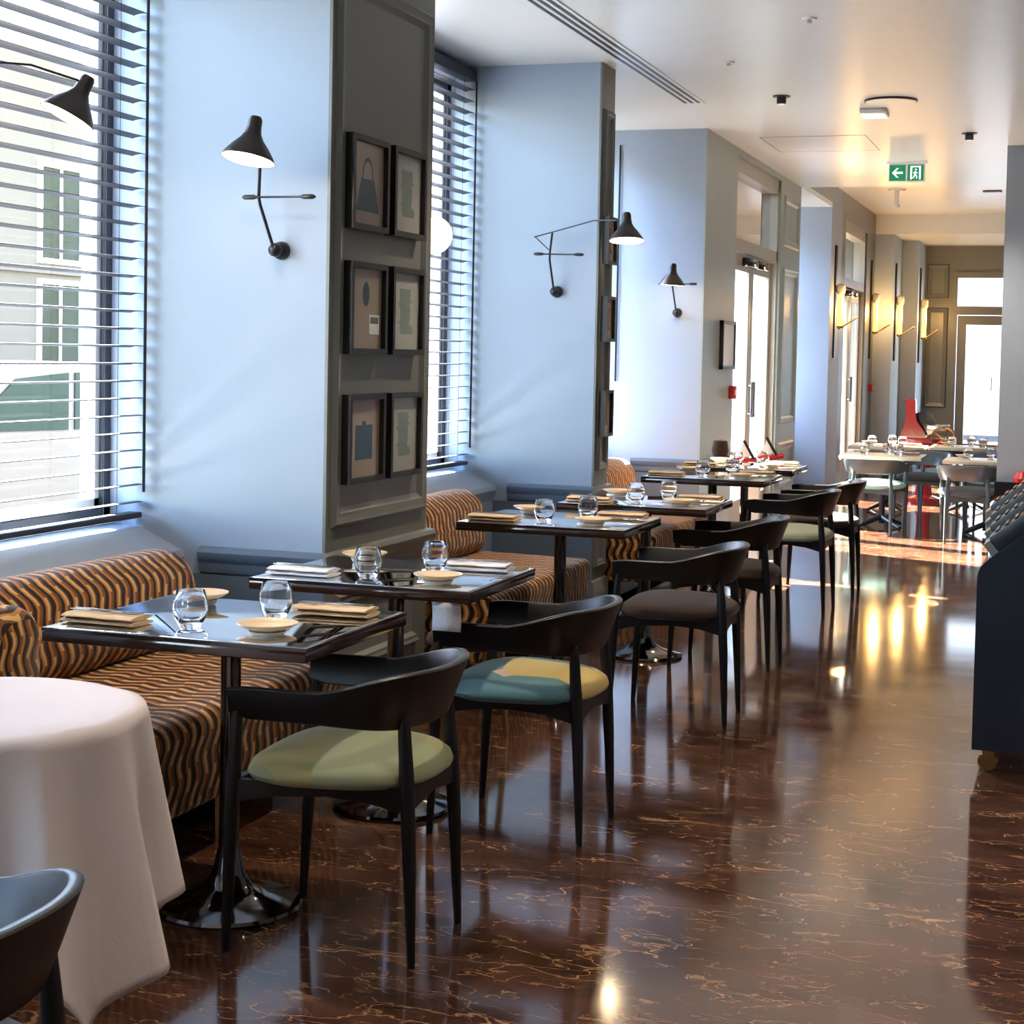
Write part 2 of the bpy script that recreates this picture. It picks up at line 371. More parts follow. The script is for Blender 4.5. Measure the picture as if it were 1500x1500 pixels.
# ================================================================== STRUCTURE
CZ = 3.09; WX = -2.6; OX = -3.64; P3B_ = 13.09
struct(B('floor', (-3.9, -3.0, -0.12), (4.2, 24.8, 0.0), MT['floor']), 'polished dark brown marble floor with pale gold veins', 'floor')
struct(B('ceiling', (-3.64, -3.0, CZ), (4.2, P3B_, CZ + 0.45), MT['ceiling']), 'pale ceiling over the long dining room', 'ceiling')
struct(B('ceiling', (-2.9, P3B_, CZ), (4.2, 16.2, CZ + 0.45), MT['ceiling']), 'pale ceiling over the glazed street door', 'ceiling')
struct(B('ceiling', (-3.9, 16.2, 3.34), (4.2, 22.3, 3.54), MT['ceiling']), 'raised ceiling over the far dining area', 'ceiling')
struct(B('ceiling', (-3.9, 22.3, CZ), (4.2, 24.9, 3.54), MT['ceiling']), 'lower ceiling beam before the back wall', 'ceiling')
struct(B('wall_right', (4.0, -3.0, 0), (4.2, 24.8, 3.5), MT['paint']), 'right side wall of the dining room')
struct(B('wall_front', (-3.9, -3.2, 0), (4.2, -3.0, 3.5), MT['paint']), 'wall behind the viewpoint')

def moulding(y0, y1, z0, z1, X, wd, parent, name='panel_moulding', mat=None, prj=0.02):
    # picture-frame moulding lying on the X plane, facing +X, mitred
    prof = [(0.0, 0.0), (wd * 0.2, prj), (wd * 0.45, prj * 0.75), (wd * 0.7, prj * 0.8), (wd, 0.0)]
    m = MB()
    cs = [(y0, z0, 1, 1), (y1, z0, -1, 1), (y1, z1, -1, -1), (y0, z1, 1, -1)]
    vs = []; fs = []
    for (y, z, sy, sz) in cs:
        for (d, h) in prof: vs.append((X + h, y + sy * d, z + sz * d))
    k = len(prof)
    for c in range(4):
        c2 = (c + 1) % 4
        for i in range(k - 1): fs.append((c * k + i, c2 * k + i, c2 * k + i + 1, c * k + i + 1))
    m.add(vs, fs)
    return m.build(name, mat or MT['trim'], parent, smooth=20)
RAIL = [(0, 0.60), (0.012, 0.61), (0.018, 0.63), (0.018, 0.645), (0.03, 0.66), (0.034, 0.685), (0.028, 0.70), (0.0, 0.705)]
def rail_x(y0, y1, X, parent, mat, prof=RAIL, name='chair_rail'):
    return MB().prism(prof, lambda u, v, d: (X + u, d, v), y0, y1).build(name, mat, parent, smooth=30)
def rail_y(x0, x1, Y, sgn, parent, mat, prof=RAIL, name='chair_rail'):
    return MB().prism(prof, lambda u, v, d: (d, Y + sgn * u, v), x0, x1).build(name, mat, parent, smooth=30)
BASEP = [(0, 0), (0.02, 0), (0.02, 0.14), (0.012, 0.16), (0, 0.165)]

def pier(y0, y1, label, panel=True, base=True, rail=True, front='trim'):
    m = MB()
    # reveal body painted blue grey, front skin in darker trim paint
    m.box((OX, y0, 0), (WX - 0.012, y1, CZ), mi=0)
    o = m.build('wall_left', MT['paint']); struct(o, label)
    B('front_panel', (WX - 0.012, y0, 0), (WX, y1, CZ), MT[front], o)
    if rail:
        rail_x(y0 - 0.034, y1 + 0.034, WX, o, MT['trim'])
        rail_y(OX + 0.53, WX, y0, -1, o, MT['navy'])
        B('dado_panel', (OX + 0.2, y0 - 0.008, 0.0), (WX, y0, 0.60), MT['navy'], o)
        B('dado_panel', (OX + 0.2, y1, 0.0), (WX, y1 + 0.008, 0.60), MT['navy'], o)
    if base:
        MB().prism(BASEP, lambda u, v, d: (WX + u, d, v), y0 - 0.02, y1 + 0.02).build('baseboard', MT['trim'], o, smooth=30)
    if panel:
        g = 0.04
        moulding(y0 + g, y1 - g, 0.79, 2.84, WX, 0.075 if y1 - y0 > 0.5 else 0.05, o)
        if y1 - y0 > 0.5: moulding(y0 + 0.09, y1 - 0.09, 0.24, 0.54, WX, 0.05, o)
        else: moulding(y0 + 0.04, y1 - 0.04, 0.24, 0.54, WX, 0.04, o)
    return o
B1, P1, P1b, P2, P2b, P3, P3b = 3.0, 5.587, 6.587, 9.156, 9.43, 11.95, 13.09
pier(-3.0, -0.4, 'wall pier beyond the frame beside the viewpoint')
pier(2.75, 3.0, 'narrow wall pier before the first window bay')
pier(P1, P1b, 'wide panelled wall pier hung with six pictures')
pier(P2, P2b, 'narrow panelled wall pier hung with three pictures')
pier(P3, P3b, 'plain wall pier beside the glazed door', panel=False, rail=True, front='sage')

def window(n, y0, y1, label, blind, wand=None):
    w_ = thing('window_%d' % n, label, 'window', (0, 0, 0), kind='structure')
    XF = -3.505
    # apron wall under the window, sloping sill, frame, pane
    B('apron_wall', (OX, y0, 0), (-3.20, y1, 0.62), MT['paint'], w_)
    MB().prism([(OX, 0.60), (-3.20, 0.60), (-3.18, 0.66), (-3.19, 0.685), (-3.37, 0.765), (OX, 0.775)], lambda u, v, d: (u, d, v), y0, y1).build('sill', MT['paint'], w_, smooth=20)
    B('apron_head', (OX, y0, 3.02), (-3.42, y1, CZ), MT['paint'], w_)
    f = MB()
    f.box((XF - 0.06, y0, 0.76), (XF, y0 + 0.055, 3.02)); f.box((XF - 0.06, y1 - 0.055, 0.76), (XF, y1, 3.02))
    f.box((XF - 0.06, y0, 0.76), (XF, y1, 0.83)); f.box((XF - 0.06, y0, 2.96), (XF, y1, 3.02))
    f.build('frame', MT['winframe'], w_)
    s = MB(); yb0, yb1 = y0 + 0.055, y1 - 0.055
    s.box((XF - 0.05, yb0, 0.83), (XF - 0.015, yb0 + 0.03, 2.96)); s.box((XF - 0.05, yb1 - 0.03, 0.83), (XF - 0.015, yb1, 2.96))
    s.box((XF - 0.05, yb0, 0.83), (XF - 0.015, yb1, 0.87)); s.box((XF - 0.05, yb0, 2.92), (XF - 0.015, yb1, 2.96))
    s.build('sash', MT['white'], w_)
    MB().add([(XF - 0.035, yb0 + .03, 0.87), (XF - 0.035, yb1 - .03, 0.87), (XF - 0.035, yb1 - .03, 2.92), (XF - 0.035, yb0 + .03, 2.92)], [(0, 1, 2, 3)]).build('pane', MT['pane'], w_)
    if blind is None: return
    b = thing('venetian_blind', blind, 'blind', (-3.38, (y0 + y1) / 2, 0.0), 0, 'dark venetian blinds in the window bays')
    L = (y1 - y0) / 2 - 0.02
    B('head_rail', (-0.035, -L, 3.0), (0.04, L, 3.06), MT['slat'], b, 0.004)
    n_s = 33; zt, zb = 2.95, 0.86
    sm = MB(); hw = 0.029; th = 0.0012; seg = 4; vs = []
    for i in range(seg + 1):
        t = -1 + 2 * i / seg; vs.append((hw * t, 0.004 * (1 - t * t)))
    poly = vs + [(x, z - th * 2) for x, z in reversed(vs)]
    sm.prism(poly, lambda u, v, d: (u, d, v), -L, L)
    s0 = sm.build('slat', MT['slat'], b, smooth=50)
    for i in range(n_s):
        s_ = s0 if i == 0 else s0.copy()
        if i: COL.objects.link(s_); s_.parent = b
        s_.location = (0, 0, zt + (zb - zt) * i / (n_s - 1)); s_.rotation_euler = (0, math.radians(-5), 0)
    B('bottom_rail', (-0.028, -L, 0.80), (0.028, L, 0.822), MT['slat'], b, 0.004)
    for yy in (-L * 0.72, 0.0, L * 0.86):
        for xx in (-0.028, 0.028):
            MB().tube([(xx, yy, 0.81), (xx, yy, 3.02)], 0.0012, 6).build('ladder_cord', MT['slat'], b)
    MB().tube([(0.045, L - 0.02, 0.9), (0.045, L - 0.02, 3.0)], 0.006, 8).build('tilt_wand', MT['black_metal'], b)
window(1, B1, P1, 'first window bay looking onto the street', 'dark slatted venetian blind in the nearest window')
window(2, P1b, P2, 'second window bay beyond the picture pier', 'dark slatted venetian blind seen edge-on behind the picture pier')
struct(B('wall_left', (OX, P2b, 0), (-3.3, 11.2, CZ), MT['paint']), 'unseen blank wall added to cut window light in the third bay')  # unseen infill added to narrow the window and lower its light
window(3, 11.2, P3, 'third window bay behind the narrow pier', None)
window(4, -0.4, 2.75, 'window bay beside the viewpoint', 'unseen slatted blind added to block sun in the bay beside the viewpoint')  # its blind is added out of view to keep direct sun out
wd_ = MB().tube([(0, 0, 0), (0, 0, 1.72)], 0.007, 8).build('blind_wand', MT['black_metal'])
wd_.location = (-3.24, P3 - 0.02, 1.26); tag(wd_, 'thin black blind wand hanging beside the narrow pier', 'blind wand')

# door wall 1 : opening Y 13.16-15.10
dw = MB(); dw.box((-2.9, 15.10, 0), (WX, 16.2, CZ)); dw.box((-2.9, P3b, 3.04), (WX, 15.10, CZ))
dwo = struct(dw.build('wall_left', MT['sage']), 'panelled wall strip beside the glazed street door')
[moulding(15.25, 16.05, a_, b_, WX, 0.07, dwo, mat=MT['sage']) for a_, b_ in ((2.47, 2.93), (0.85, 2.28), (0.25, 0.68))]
def glazed_door(n, y0, y1, label, X=WX, ztop=3.04, zt=2.30, frame=None):
    d = thing('door_%d' % n, label, 'door', (0, 0, 0), kind='structure')
    fm = frame or MT['beige_frame']; XB = X - 0.16
    f = MB(); j = 0.05
    f.box((XB, y0, 0), (X - 0.02, y0 + j, ztop)); f.box((XB, y1 - j, 0), (X - 0.02, y1, ztop)); f.box((XB, y0, ztop - 0.12), (X - 0.02, y1, ztop)); f.box((XB, y0, zt), (X - 0.02, y1, zt + 0.10))
    f.build('frame', fm, d)
    XP = X - 0.09
    MB().add([(XP, y0 + j, zt + .1), (XP, y1 - j, zt + .1), (XP, y1 - j, ztop - .12), (XP, y0 + j, ztop - .12)], [(0, 1, 2, 3)]).build('transom_pane', MT['pane'], d)
    ym = (y0 + y1) / 2
    for a, b_ in ((y0 + j, ym - 0.004), (ym + 0.004, y1 - j)):
        l = MB(); st = 0.10
        l.box((XP - 0.025, a, 0.01), (XP + 0.025, a + st, zt - 0.01), 0.004); l.box((XP - 0.025, b_ - st, 0.01), (XP + 0.025, b_, zt - 0.01), 0.004)
        l.box((XP - 0.025, a + st, 0.01), (XP + 0.025, b_ - st, 0.28)); l.box((XP - 0.025, a + st, zt - 0.14), (XP + 0.025, b_ - st, zt - 0.01))
        lo = l.build('door_leaf', fm, d)
        MB().add([(XP, a + st, .28), (XP, b_ - st, .28), (XP, b_ - st, zt - .14), (XP, a + st, zt - .14)], [(0, 1, 2, 3)]).build('pane', MT['pane'], lo)
        hy = a + st / 2 if a > ym else b_ - st / 2
        MB().tube([(XP + 0.06, hy, 0.95), (XP + 0.06, hy, 1.25)], 0.012).tube([(XP, hy, 0.98), (XP + 0.06, hy, 0.98)], 0.008).tube([(XP, hy, 1.22), (XP + 0.06, hy, 1.22)], 0.008).build('handle', MT['steel'], lo)
        MB().box((XP + 0.025, b_ - 0.42 if a < ym else a + 0.02, zt - 0.1), (XP + 0.09, b_ - 0.02 if a < ym else a + 0.42, zt - 0.03), 0.006).build('door_closer', MT['dark_chrome'], lo)
    return d
glazed_door(1, 13.12, 15.10, 'tall beige double glass door with transom onto the street')
# bay 4 and far zone left wall
window(5, 17.3, 18.3, 'unseen window added to light the recess past the street door', None)  # unseen window put in so daylight reaches the recess end face
struct(B('wall_left', (OX, 16.2, 0), (-3.3, 17.3, CZ), MT['paint']), 'back of the recess past the street door')  # closes the rest of the recess, limiting the added window's light
struct(B('wall_left', (OX, 16.0, 0), (-2.9, 16.2, CZ), MT['paint']), 'return wall between the street door and the recess')
struct(B('ceiling', (OX, 16.2, CZ), (WX, 18.3, CZ + 0.05), MT['ceiling']), 'soffit over the recess window', 'ceiling')
struct(B('wall_left', (OX, 18.3, 0), (WX, 19.15, 3.5), MT['paint']), 'pale blue end face of the recess past the street door')
hd = MB(); hd.box((OX, 16.2, CZ + 0.05), (WX, 18.3, 3.5)); struct(hd.build('wall_left', MT['trim']), 'header wall over the recess in the far dining area')
zw = MB(); zw.box((OX, 21.45, 0), (WX, 22.3, 3.5)); zw.box((OX, 19.15, 3.04), (WX, 21.45, 3.5)); zw.box((OX, 19.15, 0), (WX, 19.45, 3.04))
zo = struct(zw.build('wall_left', MT['trim']), 'grey brown wall around the second glazed door')
glazed_door(2, 19.45, 21.45, 'second glazed double door in the far dining area')
struct(B('wall_left', (OX, 22.3, 0), (-2.36, 23.5, CZ), MT['paint']), 'stepped grey wall pier in the far dining area')
struct(B('wall_left', (OX, 23.5, 0), (-2.15, 24.6, CZ), MT['paint']), 'last grey wall pier before the back wall')
# back wall with door
bw = MB(); bw.box((-3.9, 24.6, 0), (-1.76, 24.8, CZ)); bw.box((-0.6, 24.6, 0), (4.2, 24.8, CZ)); bw.box((-1.76, 24.6, 2.72), (-0.6, 24.8, CZ))
bwo = struct(bw.build('wall_back', MT['trim']), 'grey panelled back wall of the restaurant')
def moulding_y(x0, x1, z0, z1, Y, wd, parent):
    prof = [(0.0, 0.0), (wd * 0.25, 0.035), (wd * 0.6, 0.02), (wd, 0.0)]; vs = []; fs = []
    for (x, z, sx, sz) in ((x0, z0, 1, 1), (x1, z0, -1, 1), (x1, z1, -1, -1), (x0, z1, 1, -1)):
        for d, h in prof: vs.append((x + sx * d, Y - h, z + sz * d))
    k = 4
    for c in range(4):
        for i in range(k - 1): fs.append((c * k + i, ((c + 1) % 4) * k + i, ((c + 1) % 4) * k + i + 1, c * k + i + 1))
    return MB().add(vs, fs).build('panel_moulding', MT['trim'], parent, smooth=20)
moulding_y(-2.13, -1.82, 2.35, 2.83, 24.6, 0.07, bwo); moulding_y(-2.13, -1.82, 0.8, 2.22, 24.6, 0.07, bwo)
bd = thing('door_3', 'grey framed glass door with transom in the back wall', 'door', (0, 0, 0), kind='structure')
f = MB(); f.box((-1.76, 24.55, 0), (-1.70, 24.75, 2.72)); f.box((-0.66, 24.55, 0), (-0.6, 24.75, 2.72)); f.box((-1.7, 24.55, 2.64), (-0.66, 24.75, 2.72)); f.box((-1.7, 24.55, 2.12), (-0.66, 24.75, 2.24)); f.build('frame', MT['trim'], bd)
l = MB(); l.box((-1.69, 24.6, 0.01), (-1.57, 24.66, 2.11)); l.box((-0.79, 24.6, 0.01), (-0.67, 24.66, 2.11)); l.box((-1.57, 24.6, 0.01), (-0.79, 24.66, 0.3)); l.box((-1.57, 24.6, 1.98), (-0.79, 24.66, 2.11)); lo = l.build('door_leaf', MT['trim'], bd)
MB().add([(-1.57, 24.63, .3), (-.79, 24.63, .3), (-.79, 24.63, 1.98), (-1.57, 24.63, 1.98)], [(0, 1, 2, 3)]).build('pane', MT['pane'], lo)
MB().tube([(-1.2, 24.56, 1.05), (-1.2, 24.56, 1.25)], 0.012).build('handle', MT['steel'], lo)
MB().add([(-1.7, 24.65, 2.24), (-.66, 24.65, 2.24), (-.66, 24.65, 2.64), (-1.7, 24.65, 2.64)], [(0, 1, 2, 3)]).build('transom_pane', MT['pane'], bd)
# right column with terrazzo plinth
cx_ = at_y(1467, 480, 13.3).x
cl = struct(B('wall_right', (cx_, 13.3, 0), (0.3, 13.6, CZ), MT['paint']), 'blue grey column at the right of the aisle')
B('terrazzo_plinth', (cx_ - 0.01, 13.23, 0.0), (0.32, 13.3, 0.55), MT['terrazzo'], cl)

# ------------------------------------------------------------------ ceiling fittings
sd = thing('slot_diffuser', 'long ceiling air slot with three dark parallel grooves', 'air vent', (0, 0, 0))
B('frame', (-2.50, 4.5, CZ - 0.006), (-2.36, 10.75, CZ - 0.0005), MT['ceiling'], sd)
for k in range(3): B('slot', (-2.487 + k * 0.043, 4.6, CZ - 0.009), (-2.469 + k * 0.043, 10.7, CZ - 0.004), MT['black_metal'], sd)
def spot(x, y, label, z=CZ, power=70):
    t = thing('ceiling_spotlight', label, 'spotlight', (x, y, z), 0, 'small black ceiling spots')
    MB().lathe([(0.055, -0.006), (0.055, 0.0)], 20).build('flange', MT['black_metal'], t)
    MB().lathe([(0.026, -0.05), (0.03, -0.045), (0.03, -0.005)], 16).build('barrel', MT['black_metal'], t)
    MB().lathe([(0.022, -0.054), (0.022, -0.051)], 16).build('lens', MT['sign_white'], t)
    ld = bpy.data.lights.new('spot_light', 'SPOT'); ld.energy = power; ld.color = (1.0, 0.82, 0.62); ld.spot_size = math.radians(110); ld.spot_blend = 0.8; ld.shadow_soft_size = 0.05
    lo = bpy.data.objects.new('spot_light', ld); COL.objects.link(lo); lo.parent = t; lo.location = (0, 0, -0.06)
spot(-1.837, 10.57, 'small black ceiling spot left of the round ceiling disc')
spot(-0.822, 12.53, 'small black ceiling spot right of the exit sign')
for i, (x, y) in enumerate(((-1.85, 7.0), (-1.85, 4.2), (-1.6, 1.4), (0.4, 6.6), (0.4, 3.6), (0.4, 0.6), (2.4, 5.0), (2.4, 1.5), (1.6, 10.5))):  # added unseen spots giving the room its warm fill light
    spot(x, y, 'unseen ceiling spot added as warm fill above the %s' % (['third table', 'nearest table', 'white round table', 'aisle by the trolley', 'aisle before the trolley', 'viewpoint', 'right wall', 'right wall by the viewpoint', 'far right'][i]), power=(70, 60, 25, 70, 70, 50, 70, 70, 70)[i])
dsk = thing('ceiling_speaker', 'flat round ceiling speaker disc with dark rim', 'speaker', (-1.198, 10.87, CZ))
MB().lathe([(0.165, -0.012), (0.165, 0.0)], 36).build('rim', MT['black_metal'], dsk); MB().lathe([(0.0, -0.014), (0.157, -0.014), (0.157, -0.010)], 36).build('grille', MT['ceiling'], dsk)
eb = thing('emergency_light', 'white rectangular emergency light under the round speaker', 'light', (-1.348, 11.29, CZ))
MB().box((-0.085, -0.12, -0.035), (0.085, 0.12, 0.0), 0.01).build('housing', MT['white'], eb); MB().box((-0.075, -0.11, -0.04), (0.075, 0.11, -0.0345)).build('diffuser', MT['sign_white'], eb)
for (x, y, lb) in ((-1.916, 9.30, 'small white ceiling sprinkler near the air slot'), (-1.30, 8.2, 'small white ceiling detector near the top of the picture')):
    s_ = thing('sprinkler', lb, 'sprinkler', (x, y, CZ), 0, 'sprinklers on the main ceiling'); MB().lathe([(0.032, -0.008), (0.036, 0.0)], 18).build('flange', MT['white'], s_); MB().lathe([(0.012, -0.02), (0.01, -0.007)], 12).build('head', MT['steel'], s_)
hp = thing('access_hatch', 'flush ceiling access hatch outlined by a thin joint', 'ceiling hatch', (0, 0, 0))
hm = MB(); hx0, hx1, hy0, hy1 = -2.33, -1.55, 12.5, 13.42
for a, b_ in (((hx0, hy0), (hx0 + .008, hy1)), ((hx1 - .008, hy0), (hx1, hy1)), ((hx0, hy0), (hx1, hy0 + .008)), ((hx0, hy1 - .008), (hx1, hy1))): hm.box((a[0], a[1], CZ - 0.002), (b_[0], b_[1], CZ - 0.0005))
hm.build('joint', MT['trim'], hp); B('hatch_panel', (hx0 + .008, hy0 + .008, CZ - 0.0015), (hx1 - .008, hy1 - .008, CZ - 0.0005), MT['ceiling'], hp)
ps = thing('pipe_sprinkler', 'white pipe sprinkler hanging from the far raised ceiling', 'sprinkler', (-2.0, 19.0, 3.34))
MB().lathe([(0.09, -0.02), (0.1, 0.0)], 18).build('flange', MT['white'], ps); MB().tube([(0, 0, 0), (0, 0, -0.16), (0.02, 0, -0.2)], 0.025).build('pipe', MT['white'], ps)
for i, (x, y) in enumerate(((-0.98, 17.3), (-1.0, 19.3))):
    tag(B('ceiling_vent', (x - .1, y - .06, 3.325), (x + .1, y + .06, 3.34), MT['black_metal']), ['short dark ceiling vent nearer the column', 'short dark ceiling vent farther down the raised ceiling'][i], 'vent', 'dark vents on the raised ceiling')
# exit sign
ex = thing('exit_sign', 'green and white exit sign hanging with arrow and running figure', 'sign', (-1.42, 14.2, CZ))
B('bracket', (-0.16, -0.025, -0.02), (0.16, 0.025, 0.0), MT['white'], ex)
B('board', (-0.145, -0.012, -0.17), (0.145, 0.012, -0.02), MT['white'], ex, 0.003)
B('green_panel', (-0.138, -0.014, -0.16), (-0.008, -0.0125, -0.03), MT['green_sign'], ex); B('green_panel', (0.008, -0.014, -0.16), (0.138, -0.0125, -0.03), MT['green_sign'], ex)
fy = lambda u, v, d: (u, d, v)
MB().prism([(-0.118, -0.095), (-0.078, -0.055), (-0.062, -0.055), (-0.09, -0.086), (-0.03, -0.086), (-0.03, -0.104), (-0.09, -0.104), (-0.062, -0.135), (-0.078, -0.135)], fy, -0.0155, -0.0142).build('arrow', MT['sign_white'], ex, smooth=0)
rm = MB(); rm.prism([(0.03, -0.15), (0.03, -0.04), (0.115, -0.04), (0.115, -0.15), (0.10, -0.15), (0.10, -0.052), (0.045, -0.052), (0.045, -0.15)], fy, -0.0155, -0.0142)
rm.build('doorway_symbol', MT['sign_white'], ex, smooth=0)
rf = MB()
for a, b_, r in (((0.072, -0.085), (0.068, -0.11), 0.008), ((0.068, -0.11), (0.085, -0.125), 0.006), ((0.085, -0.125), (0.08, -0.145), 0.005), ((0.068, -0.11), (0.06, -0.13), 0.006), ((0.06, -0.13), (0.05, -0.14), 0.005), ((0.072, -0.088), (0.09, -0.1), 0.005), ((0.07, -0.088), (0.055, -0.1), 0.005)):
    rf.tube([(a[0], -0.0155, a[1]), (b_[0], -0.0155, b_[1])], r, 6)
rf.lathe([(0, -0.009), (0.008, -0.004), (0.008, 0.004), (0, 0.009)], 10, (0.075, -0.0155, -0.07)); rf.build('running_figure', MT['sign_white'], ex)

# ------------------------------------------------------------------ exterior
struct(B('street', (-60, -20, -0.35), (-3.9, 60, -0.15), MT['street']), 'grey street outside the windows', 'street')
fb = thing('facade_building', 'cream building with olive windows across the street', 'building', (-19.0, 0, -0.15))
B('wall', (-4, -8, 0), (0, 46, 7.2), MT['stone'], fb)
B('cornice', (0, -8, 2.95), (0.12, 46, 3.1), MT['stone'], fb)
for k in range(15):
    for (z0, z1) in ((1.0, 2.75), (3.25, 5.0)):
        y = 27.75 + (k - 10) * 3.2
        wf = MB(); wf.box((0, y - 0.1, z0 - 0.1), (0.06, y, z1 + .1)).box((0, y + 1.3, z0 - 0.1), (0.06, y + 1.4, z1 + .1)).box((0, y, z0 - .1), (0.06, y + 1.3, z0)).box((0, y, z1), (0.06, y + 1.3, z1 + .1)).box((0, y + .62, z0), (0.05, y + .68, z1))
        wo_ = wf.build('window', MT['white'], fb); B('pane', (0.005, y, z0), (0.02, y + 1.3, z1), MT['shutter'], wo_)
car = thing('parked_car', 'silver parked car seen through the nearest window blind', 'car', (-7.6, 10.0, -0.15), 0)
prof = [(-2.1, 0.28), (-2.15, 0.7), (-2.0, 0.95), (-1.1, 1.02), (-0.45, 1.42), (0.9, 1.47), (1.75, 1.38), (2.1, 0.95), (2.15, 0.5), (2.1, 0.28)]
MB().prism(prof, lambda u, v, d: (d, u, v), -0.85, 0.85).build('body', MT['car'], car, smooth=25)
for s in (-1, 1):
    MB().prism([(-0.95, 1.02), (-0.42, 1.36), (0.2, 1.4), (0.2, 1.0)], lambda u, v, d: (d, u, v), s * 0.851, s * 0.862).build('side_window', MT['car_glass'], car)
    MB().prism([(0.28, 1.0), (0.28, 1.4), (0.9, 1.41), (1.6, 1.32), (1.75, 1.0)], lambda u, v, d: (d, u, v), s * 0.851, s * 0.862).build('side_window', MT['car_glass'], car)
    for yy in (-1.35, 1.35):
        wm = MB().lathe([(0.0, -0.11), (0.2, -0.11), (0.31, -0.1), (0.33, -0.05), (0.33, 0.05), (0.31, 0.1), (0.2, 0.11), (0, 0.11)], 24, M=Matrix.Translation((s * 0.8, yy, 0.33)) @ Matrix.Rotation(PI / 2, 4, 'Y'))
        wm.build('wheel', MT['tyre'], car)
MB().box((-0.75, -2.17, 0.6), (-0.45, -2.1, 0.75), 0.02).build('headlight', MT['white'], car); MB().box((0.45, -2.17, 0.6), (0.75, -2.1, 0.75), 0.02).build('headlight', MT['white'], car)
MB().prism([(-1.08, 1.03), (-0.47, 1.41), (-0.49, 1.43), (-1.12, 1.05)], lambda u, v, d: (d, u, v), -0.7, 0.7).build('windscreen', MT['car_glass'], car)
struct(B('street', (-3.9, 24.9, -0.35), (8, 60, -0.05), MT['street']), 'pale pavement beyond the back door', 'street')
bb = thing('courtyard_building', 'pale building seen through the back door', 'building', (0, 36, -0.05))
B('wall', (-8, 0, 0), (6, 1, 7), MT['pale_render'], bb); B('ledge', (-8, -0.25, 2.9), (6, 0, 3.2), MT['pale_render'], bb)

# ================================================================== BANQUETTES
def loft_uv(stations, n_close=True, capuv=True):
    """stations: list of (u, [3D points], [v values]); closed rings"""
    m = MB(); k = len(stations[0][1])
    for i in range(len(stations) - 1):
        ua, A, va = stations[i]; ub, Bp, vb = stations[i + 1]
        for j in range(k):
            j2 = (j + 1) % k; v0 = va[j]; v1 = va[j + 1]
            m.add([A[j], A[j2], Bp[j2], Bp[j]], [(0, 1, 2, 3)], [[(ua, v0), (ua, v1), (ub, v1), (ub, v0)]])
    return m
def ring_len(poly):
    v = [0.0]
    for i in range(len(poly)):
        a, b = poly[i], poly[(i + 1) % len(poly)]; v.append(v[-1] + math.dist(a, b))
    return v
def soft_extrude(poly, d0, d1, fn, r=0.03, name='seat', parent=None, shrink=0.9):
    """extrude a closed 2D profile along d with softly rounded ends; UV u=d, v=arc length"""
    cx = sum(p[0] for p in poly) / len(poly); cy = sum(p[1] for p in poly) / len(poly)
    vl = ring_len(poly); st = []
    for d, sc_ in ((d0, shrink), (d0 + r * 0.35, (1 + shrink) / 2 + 0.02), (d0 + r, 1.0), (d1 - r, 1.0), (d1 - r * 0.35, (1 + shrink) / 2 + 0.02), (d1, shrink)):
        st.append((d, [fn(cx + (p[0] - cx) * sc_, cy + (p[1] - cy) * sc_, d) for p in poly], vl))
    m = loft_uv(st)
    for d, ring in ((d0, st[0][1]), (d1, st[-1][1])):
        m.add(ring, [tuple(range(len(ring)))], [[(p[0], p[1]) for p in poly]])
    o = m.build(name, MT['wave'], parent, smooth=0)
    bm = bmesh.new(); bm.from_mesh(o.data); bmesh.ops.remove_doubles(bm, verts=bm.verts, dist=1e-5); bmesh.ops.recalc_face_normals(bm, faces=bm.faces); bm.to_mesh(o.data); bm.free()
    o.data.polygons.foreach_set('use_smooth', [True] * len(o.data.polygons)); o.data.set_sharp_from_angle(angle=math.radians(60))
    return o
def rounded_poly(pts, r, seg=5):
    out = []; n = len(pts)
    for i in range(n):
        p = Vector(pts[i]); a = (Vector(pts[i - 1]) - p); b = (Vector(pts[(i + 1) % n]) - p)
        rr = min(r, a.length * 0.45, b.length * 0.45); pa = p + a.normalized() * rr; pb = p + b.normalized() * rr
        for k in range(seg + 1):
            t = k / seg; q = pa * (1 - t) ** 2 + p * 2 * t * (1 - t) + pb * t * t; out.append((q.x, q.y))
    return out
SEATP = rounded_poly([(-2.96, 0.13), (-2.335, 0.13), (-2.30, 0.425), (-2.96, 0.435)], 0.05)
def bolster_poly():
    out = []
    for k in range(28):
        t = 2 * PI * k / 28; c, s = math.cos(t), math.sin(t)
        x = 0.125 * math.copysign(abs(c) ** 0.75, c); z = 0.165 * math.copysign(abs(s) ** 0.8, s)
        out.append((-2.985 + x - 0.12 * z, 0.585 + z))
    return out
BOLP = bolster_poly()
FX = lambda u, v, d: (u, d, v)
def banquette(y0, y1, label, near_return=False):
    t = thing('banquette', label, 'bench', (0, 0, 0), 0, 'wave-patterned banquettes along the windows')
    soft_extrude(SEATP, y0, y1, FX, 0.03, 'seat_cushion', t, 0.94)
    soft_extrude(BOLP, y0, y1, FX, 0.05, 'back_bolster', t, 0.80)
    B('plinth', (-3.05, y0 + 0.06, 0.03), (-2.55, y1 - 0.06, 0.14), MT['black_wood'], t)
    B('back_board', (-3.14, y0 + 0.03, 0.03), (-3.06, y1 - 0.03, 0.60), MT['black_wood'], t)
    for yy in (y0 + 0.09, (y0 + y1) / 2, y1 - 0.09):
        MB().tube([(-2.38, yy, 0.0), (-2.38, yy, 0.135)], [0.014, 0.02], 10).build('leg', MT['brass'], t)
    if near_return:
        rp = [(p[0] + 2.985, p[1]) for p in BOLP]
        soft_extrude(rp, -3.08, -2.64, lambda u, v, d: (d, y0 + 0.13 - u, v), 0.05, 'arm_bolster', t, 0.8)
